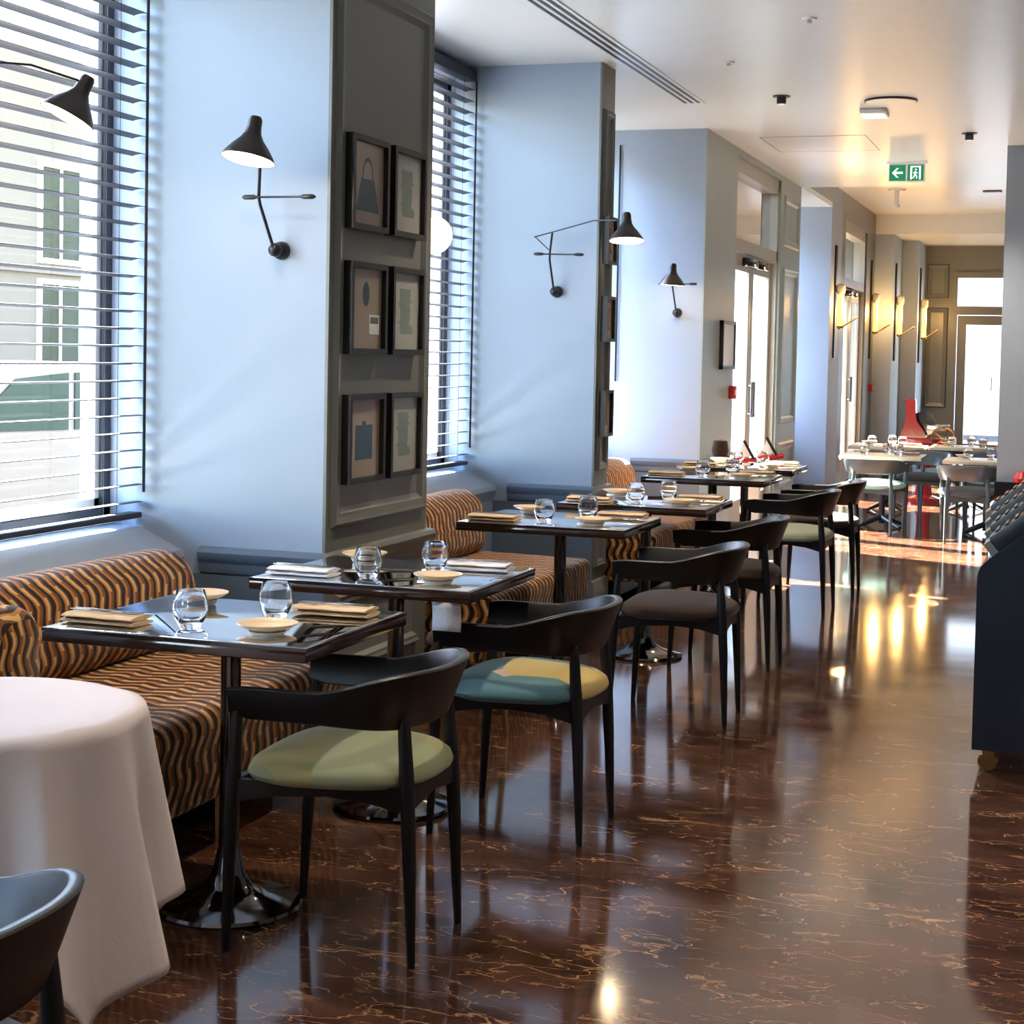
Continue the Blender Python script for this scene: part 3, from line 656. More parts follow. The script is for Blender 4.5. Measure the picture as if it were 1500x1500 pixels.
banquette(3.64, 5.15, 'nearest orange wave-patterned banquette behind the first table', True)
banquette(6.62, 8.12, 'second orange wave-patterned banquette past the wide picture pier')
banquette(9.46, 11.2, 'farthest orange wave-patterned banquette past the narrow pier')

# ================================================================== TABLES
TY = [(-2.055, 3.855), (-2.03, 4.90), (-2.07, 6.80), (-1.97, 7.88), (-2.05, 9.80), (-2.05, 10.80)]
ORD = ['nearest', 'second', 'third', 'fourth', 'fifth', 'sixth']
def make_table():
    t = thing('bistro_table', '', 'table', (0, 0, 0), 0, 'black pedestal tables along the window wall')
    B('table_top', (-0.352, -0.302, 0.742), (0.352, 0.302, 0.752), MT['table_top'], t, 0.002)
    e = MB(); e.box((-0.36, -0.31, 0.715), (0.36, 0.31, 0.7415), 0.003)
    e.box((-0.36, -0.31, 0.7415), (0.36, -0.302, 0.75)); e.box((-0.36, 0.302, 0.7415), (0.36, 0.31, 0.75)); e.box((-0.36, -0.302, 0.7415), (-0.352, 0.302, 0.75)); e.box((0.352, -0.302, 0.7415), (0.36, 0.302, 0.75))
    e.build('edge_band', MT['table_edge'], t)
    MB().lathe([(0.12, 0.700), (0.12, 0.715)], 24).build('mounting_plate', MT['black_metal'], t)
    MB().lathe([(0.026, 0.05), (0.026, 0.70)], 24).build('column', MT['dark_chrome'], t)
    MB().lathe([(0.0, 0.0), (0.188, 0.0), (0.191, 0.008), (0.186, 0.016), (0.16, 0.022), (0.10, 0.036), (0.06, 0.062), (0.04, 0.10), (0.03, 0.15), (0.0262, 0.16)], 48).build('base', MT['dark_chrome'], t)
    return t
t0 = make_table()
for i, (x, y) in enumerate(TY):
    t = t0 if i == 0 else copy_tree(t0)
    t.location = (x, y, 0); t['label'] = 'glossy black pedestal table, %s along the banquettes' % ORD[i]

# settings -----------------------------------------------------------
def make_tumbler():
    o = [(0.0, 0.0), (0.024, 0.0), (0.028, 0.006), (0.039, 0.030), (0.0435, 0.048), (0.042, 0.068), (0.036, 0.094), (0.0352, 0.0955), (0.0345, 0.094), (0.0403, 0.068), (0.0417, 0.048), (0.037, 0.032), (0.027, 0.018), (0.0, 0.015)]
    return MB().lathe(o, 32).build('tumbler', MT['glass'], None, 60)
def make_plate():
    t = thing('saucer', '', 'plate', (0, 0, 0))
    MB().lathe([(0.0, 0.012), (0.040, 0.012), (0.060, 0.020), (0.074, 0.028), (0.075, 0.031), (0.072, 0.031), (0.056, 0.024), (0.038, 0.018), (0.0, 0.017)], 36).build('dish', MT['plate'], t, 40)
    MB().lathe([(0.034, 0.0), (0.040, 0.0), (0.046, 0.0115), (0.030, 0.0115)], 36).build('foot_ring', MT['plate_foot'], t, 40)
    return t
def make_napkin(mat, nm):
    t = thing('folded_napkin', '', 'napkin', (0, 0, 0))
    for k in range(2):
        m = MB(); nx, ny = 14, 6; vs = []; hx, hy = 0.105 - 0.003 * k, 0.052 - 0.002 * k
        z = 0.0015 + k * 0.0125
        top = []; bot = []
        for i in range(nx + 1):
            for j in range(ny + 1):
                x = -hx + 2 * hx * i / nx; y = -hy + 2 * hy * j / ny
                wv = 0.0012 * math.sin(i * 1.1 + k * 2 + j * .7)
                ed = 1.0 if 1 < j < ny - 1 else (0.85 if j in (1, ny - 1) else 0.25)
                top.append((x + 0.002 * math.sin(j + k), y + 0.002 * math.sin(i * 0.8 + k), z + 0.006 + (0.0058 + wv) * ed)); bot.append((x, y, z + 0.006 - 0.0058 * ed))
        n1 = len(top); fs = []
        for i in range(nx):
            for j in range(ny):
                a = i * (ny + 1) + j; fs.append((a, a + 1, a + ny + 2, a + ny + 1)); fs.append((n1 + a, n1 + a + ny + 1, n1 + a + ny + 2, n1 + a + 1))
        for i in range(nx):
            for j in (0, ny):
                a = i * (ny + 1) + j; fs.append((a, a + ny + 1, n1 + a + ny + 1, n1 + a))
        for j in range(ny):
            for i in (0, nx):
                a = i * (ny + 1) + j; fs.append((a, a + 1, n1 + a + 1, n1 + a))
        m.add(top + bot, fs); m.build('fold', mat, t, 60)
    # knife and fork on top
    kf = MB(); z = 0.0295
    kf.box((-0.10, -0.012, z), (-0.0, -0.004, z + 0.003), 0.001); kf.prism([(0.0, -0.013), (0.085, -0.013), (0.1, -0.006), (0.0, -0.003)], lambda u, v, d: (u, v, d), z, z + 0.0018); kf.build('knife', MT['cutlery'], t)
    fk = MB(); fk.box((-0.10, 0.010, z), (0.045, 0.016, z + 0.003), 0.001); fk.box((0.045, 0.004, z), (0.06, 0.022, z + 0.002))
    for q in range(4): fk.box((0.06, 0.004 + q * 0.005, z), (0.1, 0.0068 + q * 0.005, z + 0.002))
    fk.build('fork', MT['cutlery'], t)
    return t
tum0 = make_tumbler(); pl0 = make_plate(); nap0 = make_napkin(MT['napkin'], 'a'); napw0 = make_napkin(MT['napkin_w'], 'b')
used = set()
def place(src, x, y, z, rz, label, group, cat):
    if src.name not in used: used.add(src.name); o = src
    else: o = copy_tree(src)
    o.location = (x, y, z); o.rotation_euler = (0, 0, rz); o['label'] = label; o['category'] = cat; o['group'] = group
    return o
ZT = 0.7525
for i, (x, y) in enumerate(TY):
    nm = ORD[i]; j = lambda a=0.01: random.uniform(-a, a)
    place(tum0, x - 0.014 + j(), y - 0.175 + j(), ZT, 0, 'clear stemless tumbler on the %s black table, banquette side' % nm, 'water tumblers on the window tables', 'glass')
    place(tum0, x + 0.10 + j(), y + 0.055 + j(), ZT, 0, 'clear stemless tumbler on the %s black table, aisle side' % nm, 'water tumblers on the window tables', 'glass')
    place(pl0, x - 0.20 + j(), y + 0.20 + j(), ZT, 0, 'small tan saucer on the %s black table, far banquette corner' % nm, 'tan saucers on the window tables', 'plate')
    place(pl0, x + 0.205 + j(), y - 0.185 + j(), ZT, 0, 'small tan saucer on the %s black table, near aisle corner' % nm, 'tan saucers on the window tables', 'plate')
    col = 'white' if i == 1 else 'tan'; ns = napw0 if i == 1 else nap0
    place(ns, x - 0.235 + j(), y - 0.20 + j(), ZT, j(0.05), 'folded %s napkin with cutlery on the %s black table, banquette side' % (col, nm), 'folded napkins on the window tables', 'napkin')
    place(ns, x + 0.225 + j(), y + 0.17 + j(), ZT, PI + j(0.05), 'folded %s napkin with cutlery on the %s black table, aisle side' % (col, nm), 'folded napkins on the window tables', 'napkin')
# white paper hanging under the second table
pp = MB(); vs = []; q = []
for k in range(6):
    s = k / 5; q.append((0.006 * math.sin(s * 2.5), 0.7125 - 0.085 * s))
for yy in (-1, 1):
    for (o, z) in q: vs.append((-0.045 if yy < 0 else 0.045, o, z))
fs = [(k, k + 1, 7 + k, 6 + k) for k in range(5)]
pp.add(vs, fs)
po = pp.build('paper_slip', MT['napkin_w']); md = po.modifiers.new('thick', 'SOLIDIFY'); md.thickness = 0.002
pc = at_y(654, 882, 4.605); po.location = (pc.x, 4.605, 0.0); po.rotation_euler = (0, 0, 0.0); tag(po, 'white paper slip hanging below the second black table', 'paper')

# ================================================================== CHAIRS
def pad(hx, hy, z0, z1, dome, n=40, name='seat', mat=None, parent=None, ex=2.6, taper=0.0):
    m = MB(); vs = []; fs = []
    rings = [(0.90, z0), (0.98, z0 + (z1 - z0) * 0.25), (1.0, z0 + (z1 - z0) * 0.55), (0.97, z1), (0.88, z1 + dome * 0.35), (0.70, z1 + dome * 0.68), (0.45, z1 + dome * 0.9), (0.2, z1 + dome)]
    for s, z in rings:
        for k in range(n):
            t = 2 * PI * k / n; c, q = math.cos(t), math.sin(t)
            x = hx * s * math.copysign(abs(c) ** (2 / ex), c); y = hy * s * math.copysign(abs(q) ** (2 / ex), q)
            y *= 1 - taper * (x / hx)
            vs.append((x, y, z))
    for i in range(len(rings) - 1):
        for k in range(n): fs.append((i * n + k, i * n + (k + 1) % n, (i + 1) * n + (k + 1) % n, (i + 1) * n + k))
    fs.append(tuple(range(n - 1, -1, -1))); fs.append(tuple((len(rings) - 1) * n + k for k in range(n)))
    return m.add(vs, fs).build(name, mat, parent, 50)
def make_chair(seatmat, frame, hs=1.0):
    """faces local -X; back at +X"""
    t = thing('armchair', '', 'chair', (0, 0, 0))
    # horseshoe back and arm band
    path = []
    for k in range(5): path.append((-0.235 + 0.235 * k / 5, -0.235))
    for k in range(25):
        a = -PI / 2 + PI * k / 24; path.append((0.225 * max(0.0, math.cos(a)) ** 0.72, 0.235 * math.copysign(abs(math.sin(a)) ** 0.85, math.sin(a))))
    for k in range(5): path.append((0.0 - 0.235 * (k + 1) / 5, 0.235))
    m = MB(); vs = []; fs = []; nP = len(path)
    for i, (x, y) in enumerate(path):
        a = Vector(path[max(i - 1, 0)]); b = Vector(path[min(i + 1, nP - 1)]); d = (b - a).normalized(); nr = Vector((d.y, -d.x))  # outward
        bk = max(0.0, min(1.0, (x + 0.02) / 0.225)); sm = bk * bk * (3 - 2 * bk)
        zt = 0.650 + 0.052 * sm; zb = 0.572 - 0.012 * sm
        if i in (0, nP - 1): zb += 0.012; zt -= 0.006
        lean = 0.006 + 0.018 * sm; th = 0.012
        for (off, z, le) in ((th, zt - 0.004, lean), (th - 0.004, zt, lean), (-th + 0.004, zt, lean), (-th, zt - 0.004, lean), (-th, zb + 0.004, -lean), (-th + 0.004, zb, -lean), (th - 0.004, zb, -lean), (th, zb + 0.004, -lean)):
            vs.append((x + nr.x * (off + le), y + nr.y * (off + le), z * hs))
    for i in range(nP - 1):
        for k in range(8): fs.append((i * 8 + k, i * 8 + (k + 1) % 8, (i + 1) * 8 + (k + 1) % 8, (i + 1) * 8 + k))
    fs.append(tuple(range(7, -1, -1))); fs.append(tuple((nP - 1) * 8 + k for k in range(8)))
    m.add(vs, fs).build('backrest', frame, t, 50)
    for s in (-1, 1):
        MB().tube([(-0.245, s * 0.222, 0.0), (-0.235, s * 0.226, 0.25 * hs), (-0.225, s * 0.229, 0.44 * hs), (-0.215, s * 0.232, 0.59 * hs)], [0.010, 0.016, 0.018, 0.013], 12).build('leg', frame, t)
        MB().tube([(0.21, s * 0.165, 0.0), (0.198, s * 0.16, 0.28 * hs), (0.188, s * 0.157, 0.44 * hs), (0.175, s * 0.15, 0.60 * hs)], [0.010, 0.017, 0.019, 0.014], 12).build('leg', frame, t)
    # seat rails (apron) with arched side rails
    a = MB()
    for s in (-1, 1):
        prof = [(-0.222, 0.425 * hs), (0.19, 0.425 * hs), (0.19, 0.36 * hs), (0.1, 0.385 * hs), (0.0, 0.395 * hs), (-0.12, 0.39 * hs), (-0.222, 0.37 * hs)]
        a.prism(prof, lambda u, v, d, s=s: (u, s * (0.228 - 0.072 * (u + 0.222) / 0.412) + d, v), -0.01, 0.01)
    a.prism([(-0.226, 0.425 * hs), (0.226, 0.425 * hs), (0.226, 0.37 * hs), (0.1, 0.39 * hs), (-0.1, 0.39 * hs), (-0.226, 0.37 * hs)], lambda u, v, d: (-0.222 + d, u, v), -0.01, 0.01)
    a.prism([(-0.158, 0.425 * hs), (0.158, 0.425 * hs), (0.158, 0.365 * hs), (0.0, 0.385 * hs), (-0.158, 0.365 * hs)], lambda u, v, d: (0.19 + d, u, v), -0.01, 0.01)
    a.build('seat_rail', frame, t, 30)
    sp = pad(0.228, 0.245, 0.418 * hs, 0.458 * hs, 0.04, ex=3.0, name='seat', mat=seatmat, parent=t, taper=0.18); sp.location.x = -0.005
    return t
CH_ = [(-1.525, 1.85, 'seat3', 'black armchair cut off at the lower left beside the white round table'),
       (-1.662, 3.785, 'seat1', 'black curved-back armchair with olive green seat at the nearest table'),
       (-1.565, 4.885, 'seat2', 'black curved-back armchair with teal and yellow patched seat'),
       (-1.495, 6.62, 'seat3', 'black curved-back armchair with dark brown seat, nearer of the two brown ones'),
       (-1.54, 7.87, 'seat3', 'black curved-back armchair with brown seat at the fourth table'),
       (-1.545, 9.70, 'seat5', 'black curved-back armchair with pale green and teal seat at the fifth table'),
       (-1.50, 10.56, 'seat3', 'black curved-back armchair with brown seat at the sixth table')]
protos = {}
for i, (x, y, sm, lb) in enumerate(CH_):
    if sm not in protos: c = protos[sm] = make_chair(MT[sm], MT['black_wood'])
    else: c = copy_tree(protos[sm])
    c.location = (x, y, 0); c.rotation_euler = (0, 0, [0.0, 0.02, -0.02, 0.03, 0.0, -0.03, 0.02][i])
    c['label'] = lb; c['group'] = 'black armchairs along the aisle'
# brown stool behind second table
st = thing('round_stool', 'low brown upholstered stool tucked behind the second table', 'stool', (-2.12, 5.86, 0))
pad(0.17, 0.17, 0.36, 0.40, 0.03, name='seat', mat=MT['seat3'], parent=st, ex=2.0)
for k in range(4):
    a = PI / 4 + k * PI / 2; MB().tube([(0.15 * math.cos(a), 0.15 * math.sin(a), 0), (0.12 * math.cos(a), 0.12 * math.sin(a), 0.36)], [0.01, 0.014]).build('leg', MT['brass'], st)

# ================================================================== ROUND TABLE WITH CLOTH
rt_ = thing('round_table', 'small round table hidden under a white tablecloth', 'table', (-1.995, 2.73, 0))
MB().lathe([(0.0, 0.72), (0.288, 0.715), (0.288, 0.735), (0.0, 0.735)], 40).build('table_top', MT['black_wood'], rt_); MB().lathe([(0.03, 0.02), (0.03, 0.72)], 16).build('column', MT['dark_chrome'], rt_); MB().lathe([(0, 0), (0.2, 0), (0.19, 0.02), (0.03, 0.03)], 32).build('base', MT['dark_chrome'], rt_)
def cloth():
    nA, nT = 180, 26; vs = []; fs = []; R = 0.304; off = math.radians(-22)
    rings = [0.0, 0.12, 0.22, 0.285]
    for r in rings:
        for k in range(nA):
            t = 2 * PI * k / nA; vs.append((r * math.cos(t), r * math.sin(t), 0.7475))
    rnd = random.Random(3); ph = [rnd.uniform(0, 6.28) for _ in range(4)]
    for i in range(1, nT + 1):
        s = i / nT
        for k in range(nA):
            t = 2 * PI * k / nA; tt = (t - off + PI / 4) % (PI / 2) - PI / 4      # 0 at a corner
            ce = 1 - abs(tt) / (PI / 4)
            drop = 0.385 + 0.19 * ce ** 2.4 + 0.03 * math.sin(3 * t + ph[0])
            fold = (1 - 2 * abs(math.sin(5.5 * t + ph[1]))) * 0.7 + math.sin(13 * t + ph[2]) * 0.35
            d = s * drop
            bend = min(1.0, d / 0.03); ang = bend * PI / 2
            z = 0.7475 - (d if d > 0.03 else 0.03 * (1 - math.cos(ang)) * d / 0.03 + 0) 
            z = 0.7475 - max(0.0, d - 0.012 * (1 - math.exp(-d / 0.01)))
            am = 0.055 * (d / 0.45) ** 1.15
            r = R + 0.008 * min(1, d / 0.02) + 0.10 * d + am * fold + 0.035 * ce * d / 0.5
            vs.append((r * math.cos(t), r * math.sin(t), z))
    tot = len(rings) + nT
    for i in range(tot - 1):
        for k in range(nA): fs.append((i * nA + k, i * nA + (k + 1) % nA, (i + 1) * nA + (k + 1) % nA, (i + 1) * nA + k))
    o = MB().add(vs, fs).build('tablecloth', MT['cloth'], None, 70)
    md = o.modifiers.new('thick', 'SOLIDIFY'); md.thickness = 0.0018; md.offset = 1
    return o
ck = cloth(); ck.location = (-1.995, 2.73, 0); tag(ck, 'white cloth draped in folds over the small round table', 'tablecloth')

# ================================================================== WALL LAMPS
def wall_lamp(base, wall_n, stem, bar, head, axis, label, boom=None, brace=None, power=4.0):
    """base: ball centre; stem: polyline; bar: (a,b); head: shade rim centre; axis: unit direction from rim to neck"""
    b0 = Vector(base); L = lambda p: tuple(Vector(p) - b0)
    t = thing('wall_lamp', label, 'lamp', base, 0, 'black cantilever wall lamps in the window bays')
    MB().lathe([(0.0, -0.026), (0.014, -0.022), (0.024, -0.01), (0.026, 0.0), (0.024, 0.01), (0.014, 0.022), (0, 0.026)], 20).build('ball_joint', MT['black_metal'], t)
    n = Vector(wall_n); q = (-n).to_track_quat('Z', 'Y').to_matrix().to_4x4()
    MB().lathe([(0.018, 0.015), (0.030, 0.03), (0.034, 0.05), (0.034, 0.056)], 20, M=q).build('wall_mount', MT['black_metal'], t)
    MB().tube([L(p) for p in stem], 0.006, 10).build('stem', MT['black_metal'], t)
    a, b = Vector(bar[0]) - b0, Vector(bar[1]) - b0; d = (b - a).normalized()
    MB().tube([a, a + d * 0.01, a + d * 0.045, a + d * 0.06, b - d * 0.06, b - d * 0.045, b - d * 0.01, b], [0.004, 0.009, 0.009, 0.004, 0.004, 0.009, 0.009, 0.004], 10).build('counterweight_bar', MT['black_metal'], t)
    if boom: MB().tube([L(p) for p in boom], 0.004, 8).build('boom', MT['black_metal'], t)
    if brace: MB().tube([L(p) for p in brace], 0.003, 8).build('brace', MT['black_metal'], t)
    h = Vector(head) - b0; qm = Matrix.Translation(h) @ Vector(axis).normalized().to_track_quat('Z', 'Y').to_matrix().to_4x4()
    outer = [(0.094, 0.0), (0.088, 0.014), (0.066, 0.045), (0.042, 0.072), (0.029, 0.094), (0.025, 0.118), (0.024, 0.142), (0.018, 0.154), (0.0, 0.157)]
    inner = [(0.0915, 0.001), (0.0855, 0.014), (0.0635, 0.043), (0.040, 0.069), (0.026, 0.092), (0.022, 0.118), (0.0, 0.12)]
    MB().lathe(outer, 36, M=qm, cap=False).build('shade', MT['shade'], t, 50)
    MB().lathe(inner, 36, M=qm, cap=False).build('shade_lining', MT['shade_in'], t, 50)
    MB().lathe([(0, 0.004), (0.05, 0.007), (0.080, 0.014), (0.080, 0.016), (0.0, 0.02)], 30, M=qm).build('bulb', MT['bulb'], t, 60)
    ld = bpy.data.lights.new('bulb_light', 'POINT'); ld.energy = power; ld.color = (1.0, 0.74, 0.45); ld.shadow_soft_size = 0.015
    lo = bpy.data.objects.new('bulb_light', ld); COL.objects.link(lo); lo.parent = t; lo.location = qm @ Vector((0, 0, -0.012))
    return t
# lamp on the far reveal of bay 1
Y1 = P1
wall_lamp(at_y(403, 366, Y1 - .055), (0, -1, 0), [at_y(400, 362, Y1 - .06), at_y(381, 300, Y1 - .12), at_y(379, 288, Y1 - .13), at_y(381, 240, Y1 - .2), at_y(372, 200, Y1 - .33)], (at_y(355, 289, Y1 - .14), at_y(462, 288, Y1 - .14)), at_y(363, 234, Y1 - .36), (0.10, 0.20, 1.0), 'black lamp with lit bell shade on the blue wall left of the pictures', power=0.8)
# lamp entering from the upper left, mounted on near reveal of bay 1
hb = Vector((-2.95, B1 + .055, 1.82))
hd0 = at_y(98, 172, 4.75)
wall_lamp(hb, (0, 1, 0), [hb, hb + Vector((-.03, .06, .2)), hb + Vector((-.02, .1, .35))], (hb + Vector((-.18, .07, .2)), hb + Vector((.1, .07, .2))), hd0, (0.35, 0.30, 0.9), 'black lamp with lit shade reaching across the nearest blind at top left', boom=[hb + Vector((-.02, .1, .36)), at_y(-60, 92, 4.4), at_y(5, 92, 4.55), at_y(45, 95, 4.65), hd0 + Vector((0.35, 0.30, 0.9)).normalized() * 0.13], power=0.8)
# lamp 2, far reveal of bay 2
Y2 = P2
wall_lamp(at_y(812, 427, Y2 - .055), (0, -1, 0), [at_y(811, 425, Y2 - .06), at_y(805, 380, Y2 - .14), at_y(806, 366, Y2 - .15), at_y(809, 341, Y2 - .2)], (at_y(782, 372, Y2 - .15), at_y(855, 373, Y2 - .15)), at_y(918, 353, Y2 - .42), (-0.06, 0.14, 1.0), 'black lamp on a long arm reaching past the narrow pier', boom=[at_y(783, 347, Y2 - .12), at_y(809, 340, Y2 - .2), at_y(870, 323, Y2 - .33), at_y(905, 323, Y2 - .42)], brace=[at_y(784, 347, Y2 - .12), at_y(804, 366, Y2 - .15)], power=0.8)
# lamp behind the wide pier, near reveal of bay 2
hb = Vector((-2.98, P1b + .055, 1.82)); hh = at_y(635, 345, 7.55)
wall_lamp(hb, (0, 1, 0), [hb, hb + Vector((0, .06, .2)), hb + Vector((0, .12, .3))], (hb + Vector((-.14, .07, .2)), hb + Vector((.12, .07, .2))), hh, (-0.45, 0.85, 0.25), 'lit lamp shade just peeking out from behind the wide picture pier', boom=[hb + Vector((0, .12, .3)), hh + Vector((-.03, .09, .08))], power=0.8)
# lamp 3, far reveal of bay 3
Y3 = P3
wall_lamp(at_y(990, 458, Y3 - .055), (0, -1, 0), [at_y(990, 455, Y3 - .06), at_y(985, 420, Y3 - .15), at_y(986, 405, Y3 - .24)], (at_y(964, 416, Y3 - .15), at_y(1021, 416, Y3 - .15)), at_y(984, 418, Y3 - .3), (0.05, 0.0, 1.0), 'small black lamp on the blue wall beside the plain pier', power=0.8)

# ================================================================== PICTURES
def picture(y0, y1, z0, z1, label, kind, paper, ink, sticker=False, fw=0.022, dp=0.045, tilt=0.0):
    t = thing('framed_picture', label, 'picture', (WX + 0.001, (y0 + y1) / 2, z0), 0, 'framed pictures on the window piers')
    hy = (y1 - y0) / 2; h = z1 - z0
    f = MB(); f.box((0, -hy, 0), (dp, -hy + fw, h)); f.box((0, hy - fw, 0), (dp, hy, h)); f.box((0, -hy + fw, 0), (dp, hy - fw, fw)); f.box((0, -hy + fw, h - fw), (dp, hy - fw, h))
    f.build('frame', MT['pframe'], t)
    B('print', (0.004, -hy + fw, fw), (0.026, hy - fw, h - fw), print_mat('print', paper, ink, kind), t)
    if sticker: 
        B('caption_card', (0.0262, 0.03, 0.075), (0.028, 0.125, 0.15), MT['white'], t); B('caption_block', (0.0281, 0.04, 0.118), (0.0288, 0.115, 0.142), MT['trim'], t)
    t.rotation_euler = (0, 0, tilt)
PA = (0.42, 0.33, 0.25); PB = (0.42, 0.42, 0.36); INK = (0.06, 0.11, 0.13)
rows = [(1.90, 2.25), (1.435, 1.78), (0.95, 1.285)]
kinds = [(0, 3), (2, 3), (1, 3)]
txt = [('top left picture with a dark flared dress drawing', 'top right picture with a faint green figure drawing'), ('middle left picture with a small oval and a white caption card', 'middle right picture with a grey figure drawing'), ('bottom left picture with a dark blue upright block', 'bottom right picture mostly pale with glare')]
for r in range(3):
    picture(5.69, 6.03, rows[r][0], rows[r][1], 'black framed ' + txt[r][0], kinds[r][0], PA, INK, sticker=(r == 1))
    picture(6.085, 6.42, rows[r][0], rows[r][1], 'black framed ' + txt[r][1], kinds[r][1], PB, (0.14, 0.2, 0.17))
for r, (a, b) in enumerate(((1.966, 2.235), (1.527, 1.785), (0.986, 1.25))):
    picture(9.20, 9.385, a, b, ['top', 'middle', 'bottom'][r] + ' picture of the three on the narrow pier', 3, (0.6, 0.5, 0.42), (0.25, 0.15, 0.1), fw=0.018)
t = thing('notice_frame', 'white framed notice on the plain pier beside the glass door', 'picture', (WX + 0.001, 12.78, 1.36))
fr = MB()
for a, b in (((-.24, 0), (-.215, .37)), ((.215, 0), (.24, .37)), ((-.24, 0), (.24, .025)), ((-.24, .345), (.24, .37))): fr.box((0, a[0], a[1]), (0.03, b[0], b[1]))
fr.build('frame', MT['pframe'], t); B('sheet', (0.003, -0.215, 0.025), (0.02, 0.215, 0.345), MT['white'], t)
for (x, y, z, lb) in ((WX, 12.99, 1.13, 'red fire alarm call point beside the nearer glass door'), (WX, 22.05, 1.05, 'red fire alarm call point past the far glass door')):
    t = thing('fire_alarm', lb, 'alarm', (x, y, z), 0, 'red call points on the left wall'); MB().box((0, -0.05, 0), (0.045, 0.05, 0.10), 0.006).build('housing', MT['red_plastic'], t); B('glass', (0.045, -0.03, 0.03), (0.047, 0.03, 0.07), MT['white'], t)

# ================================================================== RIGHT TROLLEY
tr = thing('display_trolley', 'dark wheeled display trolley with sloping top at the right edge', 'cabinet', (0, 0, 0))
side = [(-0.325, 0.085), (-0.325, 0.70), (-0.315, 0.735), (-0.285, 0.765), (0.25, 1.18), (0.25, 0.085)]
FY = lambda u, v, d: (u, d, v)
MB().prism(side, FY, 6.10, 6.13).build('side_panel', MT['navy_lac'], tr); MB().prism(side, FY, 7.17, 7.20).build('side_panel', MT['navy_lac'], tr)
MB().prism([(-0.32, 0.09), (-0.32, 0.695), (-0.285, 0.735), (0.245, 1.145), (0.245, 0.09)], FY, 6.13, 7.17).build('body', MT['navy_lac'], tr)
sl_ = math.atan2(0.415, 0.535)
for k in range(4):
    y0 = 6.14 + k * 0.26
    Mt = Matrix.Translation((-0.285, 0, 0.775)) @ Matrix.Rotation(-sl_, 4, 'Y')
    rk = MB().box((0.03, y0, -0.02), (0.62, y0 + 0.2, 0.05 + 0.02 * k), 0.004, M=Mt); ro = rk.build('sloped_tray', MT['navy_lac'], tr)
    gr = MB()
    for q in range(14): gr.box((0.06 + q * 0.04, y0 + 0.02, 0.05 + 0.02 * k), (0.075 + q * 0.04, y0 + 0.18, 0.056 + 0.02 * k), M=Mt)
    gr.build('ridges', MT['black_metal'], ro)
    MB().box((0.0, y0, -0.02), (0.028, y0 + 0.2, 0.04 + 0.02 * k), M=Mt).build('tray_lip', MT['trim'], ro)
for (x, y) in ((-0.27, 6.16), (-0.27, 7.14), (0.2, 6.16), (0.2, 7.14)):
    c = MB().lathe([(0.0, -0.013), (0.032, -0.013), (0.036, -0.008), (0.036, 0.008), (0.032, 0.013), (0, 0.013)], 20, M=Matrix.Translation((x, y, 0.0365)) @ Matrix.Rotation(PI / 2, 4, 'X')).build('caster', MT['brass'], tr)
    MB().box((x - 0.02, y - 0.02, 0.05), (x + 0.02, y - 0.0145, 0.085)).box((x - 0.02, y + 0.0145, 0.05), (x + 0.02, y + 0.02, 0.085)).box((x - .02, y - .02, .078), (x + .02, y + .02, .085)).build('caster_fork', MT['brass'], c)
lb_ = B('under_light', (-0.05, 6.3, 0.075), (0.18, 6.34, 0.084), MT['amber'], tr)
tag(MB().lathe([(0, 0), (0.06, 0), (0.065, 0.03), (0.03, 0.08), (0, 0.09)], 20).build('red_ornament', MT['red_plastic']), 'small red ornament on the terrazzo ledge at the right edge', 'ornament').location = (at_y(1497, 690, 13.265).x, 13.265, 0.551)

# ================================================================== RED RACK beyond the sixth table
rk = thing('card_rack', 'red rail rack with two white wedge cards beyond the sixth table', 'rack', (-2.16, 11.75, 0))
B('stand', (-0.04, -0.04, 0.0), (0.04, 0.04, 0.72), MT['white'], rk); B('foot', (-0.14, -0.12, 0), (0.14, 0.12, 0.02), MT['white'], rk)
MB().tube([(-0.20, 0, 0.70), (0.20, 0, 0.77)], 0.018, 10).build('rail', MT['red_plastic'], rk)
for xo in (-0.02, 0.14):
    MB().prism([(xo, 0.765 + xo * .17), (xo - 0.06, 0.86 + xo * .17), (xo - 0.075, 0.83), (xo - 0.09, 0.75 + xo * .17)], FY, -0.015, 0.015).build('card', MT['white'], rk)
    MB().tube([(xo + 0.012, -0.018, 0.75 + xo * .17), (xo - 0.058, -0.018, 0.872 + xo * .17)], 0.010, 8).build('card_edge', MT['black_wood'], rk)
MB().lathe([(0, -0.07), (0.045, -0.06), (0.062, 0.0), (0.05, 0.07), (0, 0.08)], 20, (-0.25, 0, 0.79)).build('dark_cap', MT['seat3'], rk)
MB().tube([(-0.24, 0, 0.76), (-0.14, 0, 0.69)], 0.025).build('cap_arm', MT['seat3'], rk)

# ================================================================== FAR DINING AREA
def far_table(x, y, label, w=0.70, z=0.63):
    t = thing('far_table', label, 'table', (x, y, 0), 0, 'pale tables in the far dining area')
    B('table_top', (-w / 2, -0.3, z - 0.03), (w / 2, 0.3, z), MT['wood_top'], t, 0.004)
    MB().lathe([(0.025, 0.03), (0.025, z - 0.03)], 16).build('column', MT['black_metal'], t)
    for k in range(4):
        a = PI / 4 + k * PI / 2; MB().tube([(0, 0, 0.09), (0.12 * math.cos(a), 0.12 * math.sin(a), 0.05), (0.24 * math.cos(a), 0.24 * math.sin(a), 0.012)], [0.025, 0.02, 0.012], 8).build('base_foot', MT['black_metal'], t)
    return t
FT = [(-1.62, 14.95, 'pale far table left of the aisle behind the mint-seated chair'), (-0.73, 14.72, 'pale far table beside the blue grey column'), (-1.75, 16.6, 'pale far table in front of the red slicer'), (-1.02, 16.9, 'pale far table behind the column table')]
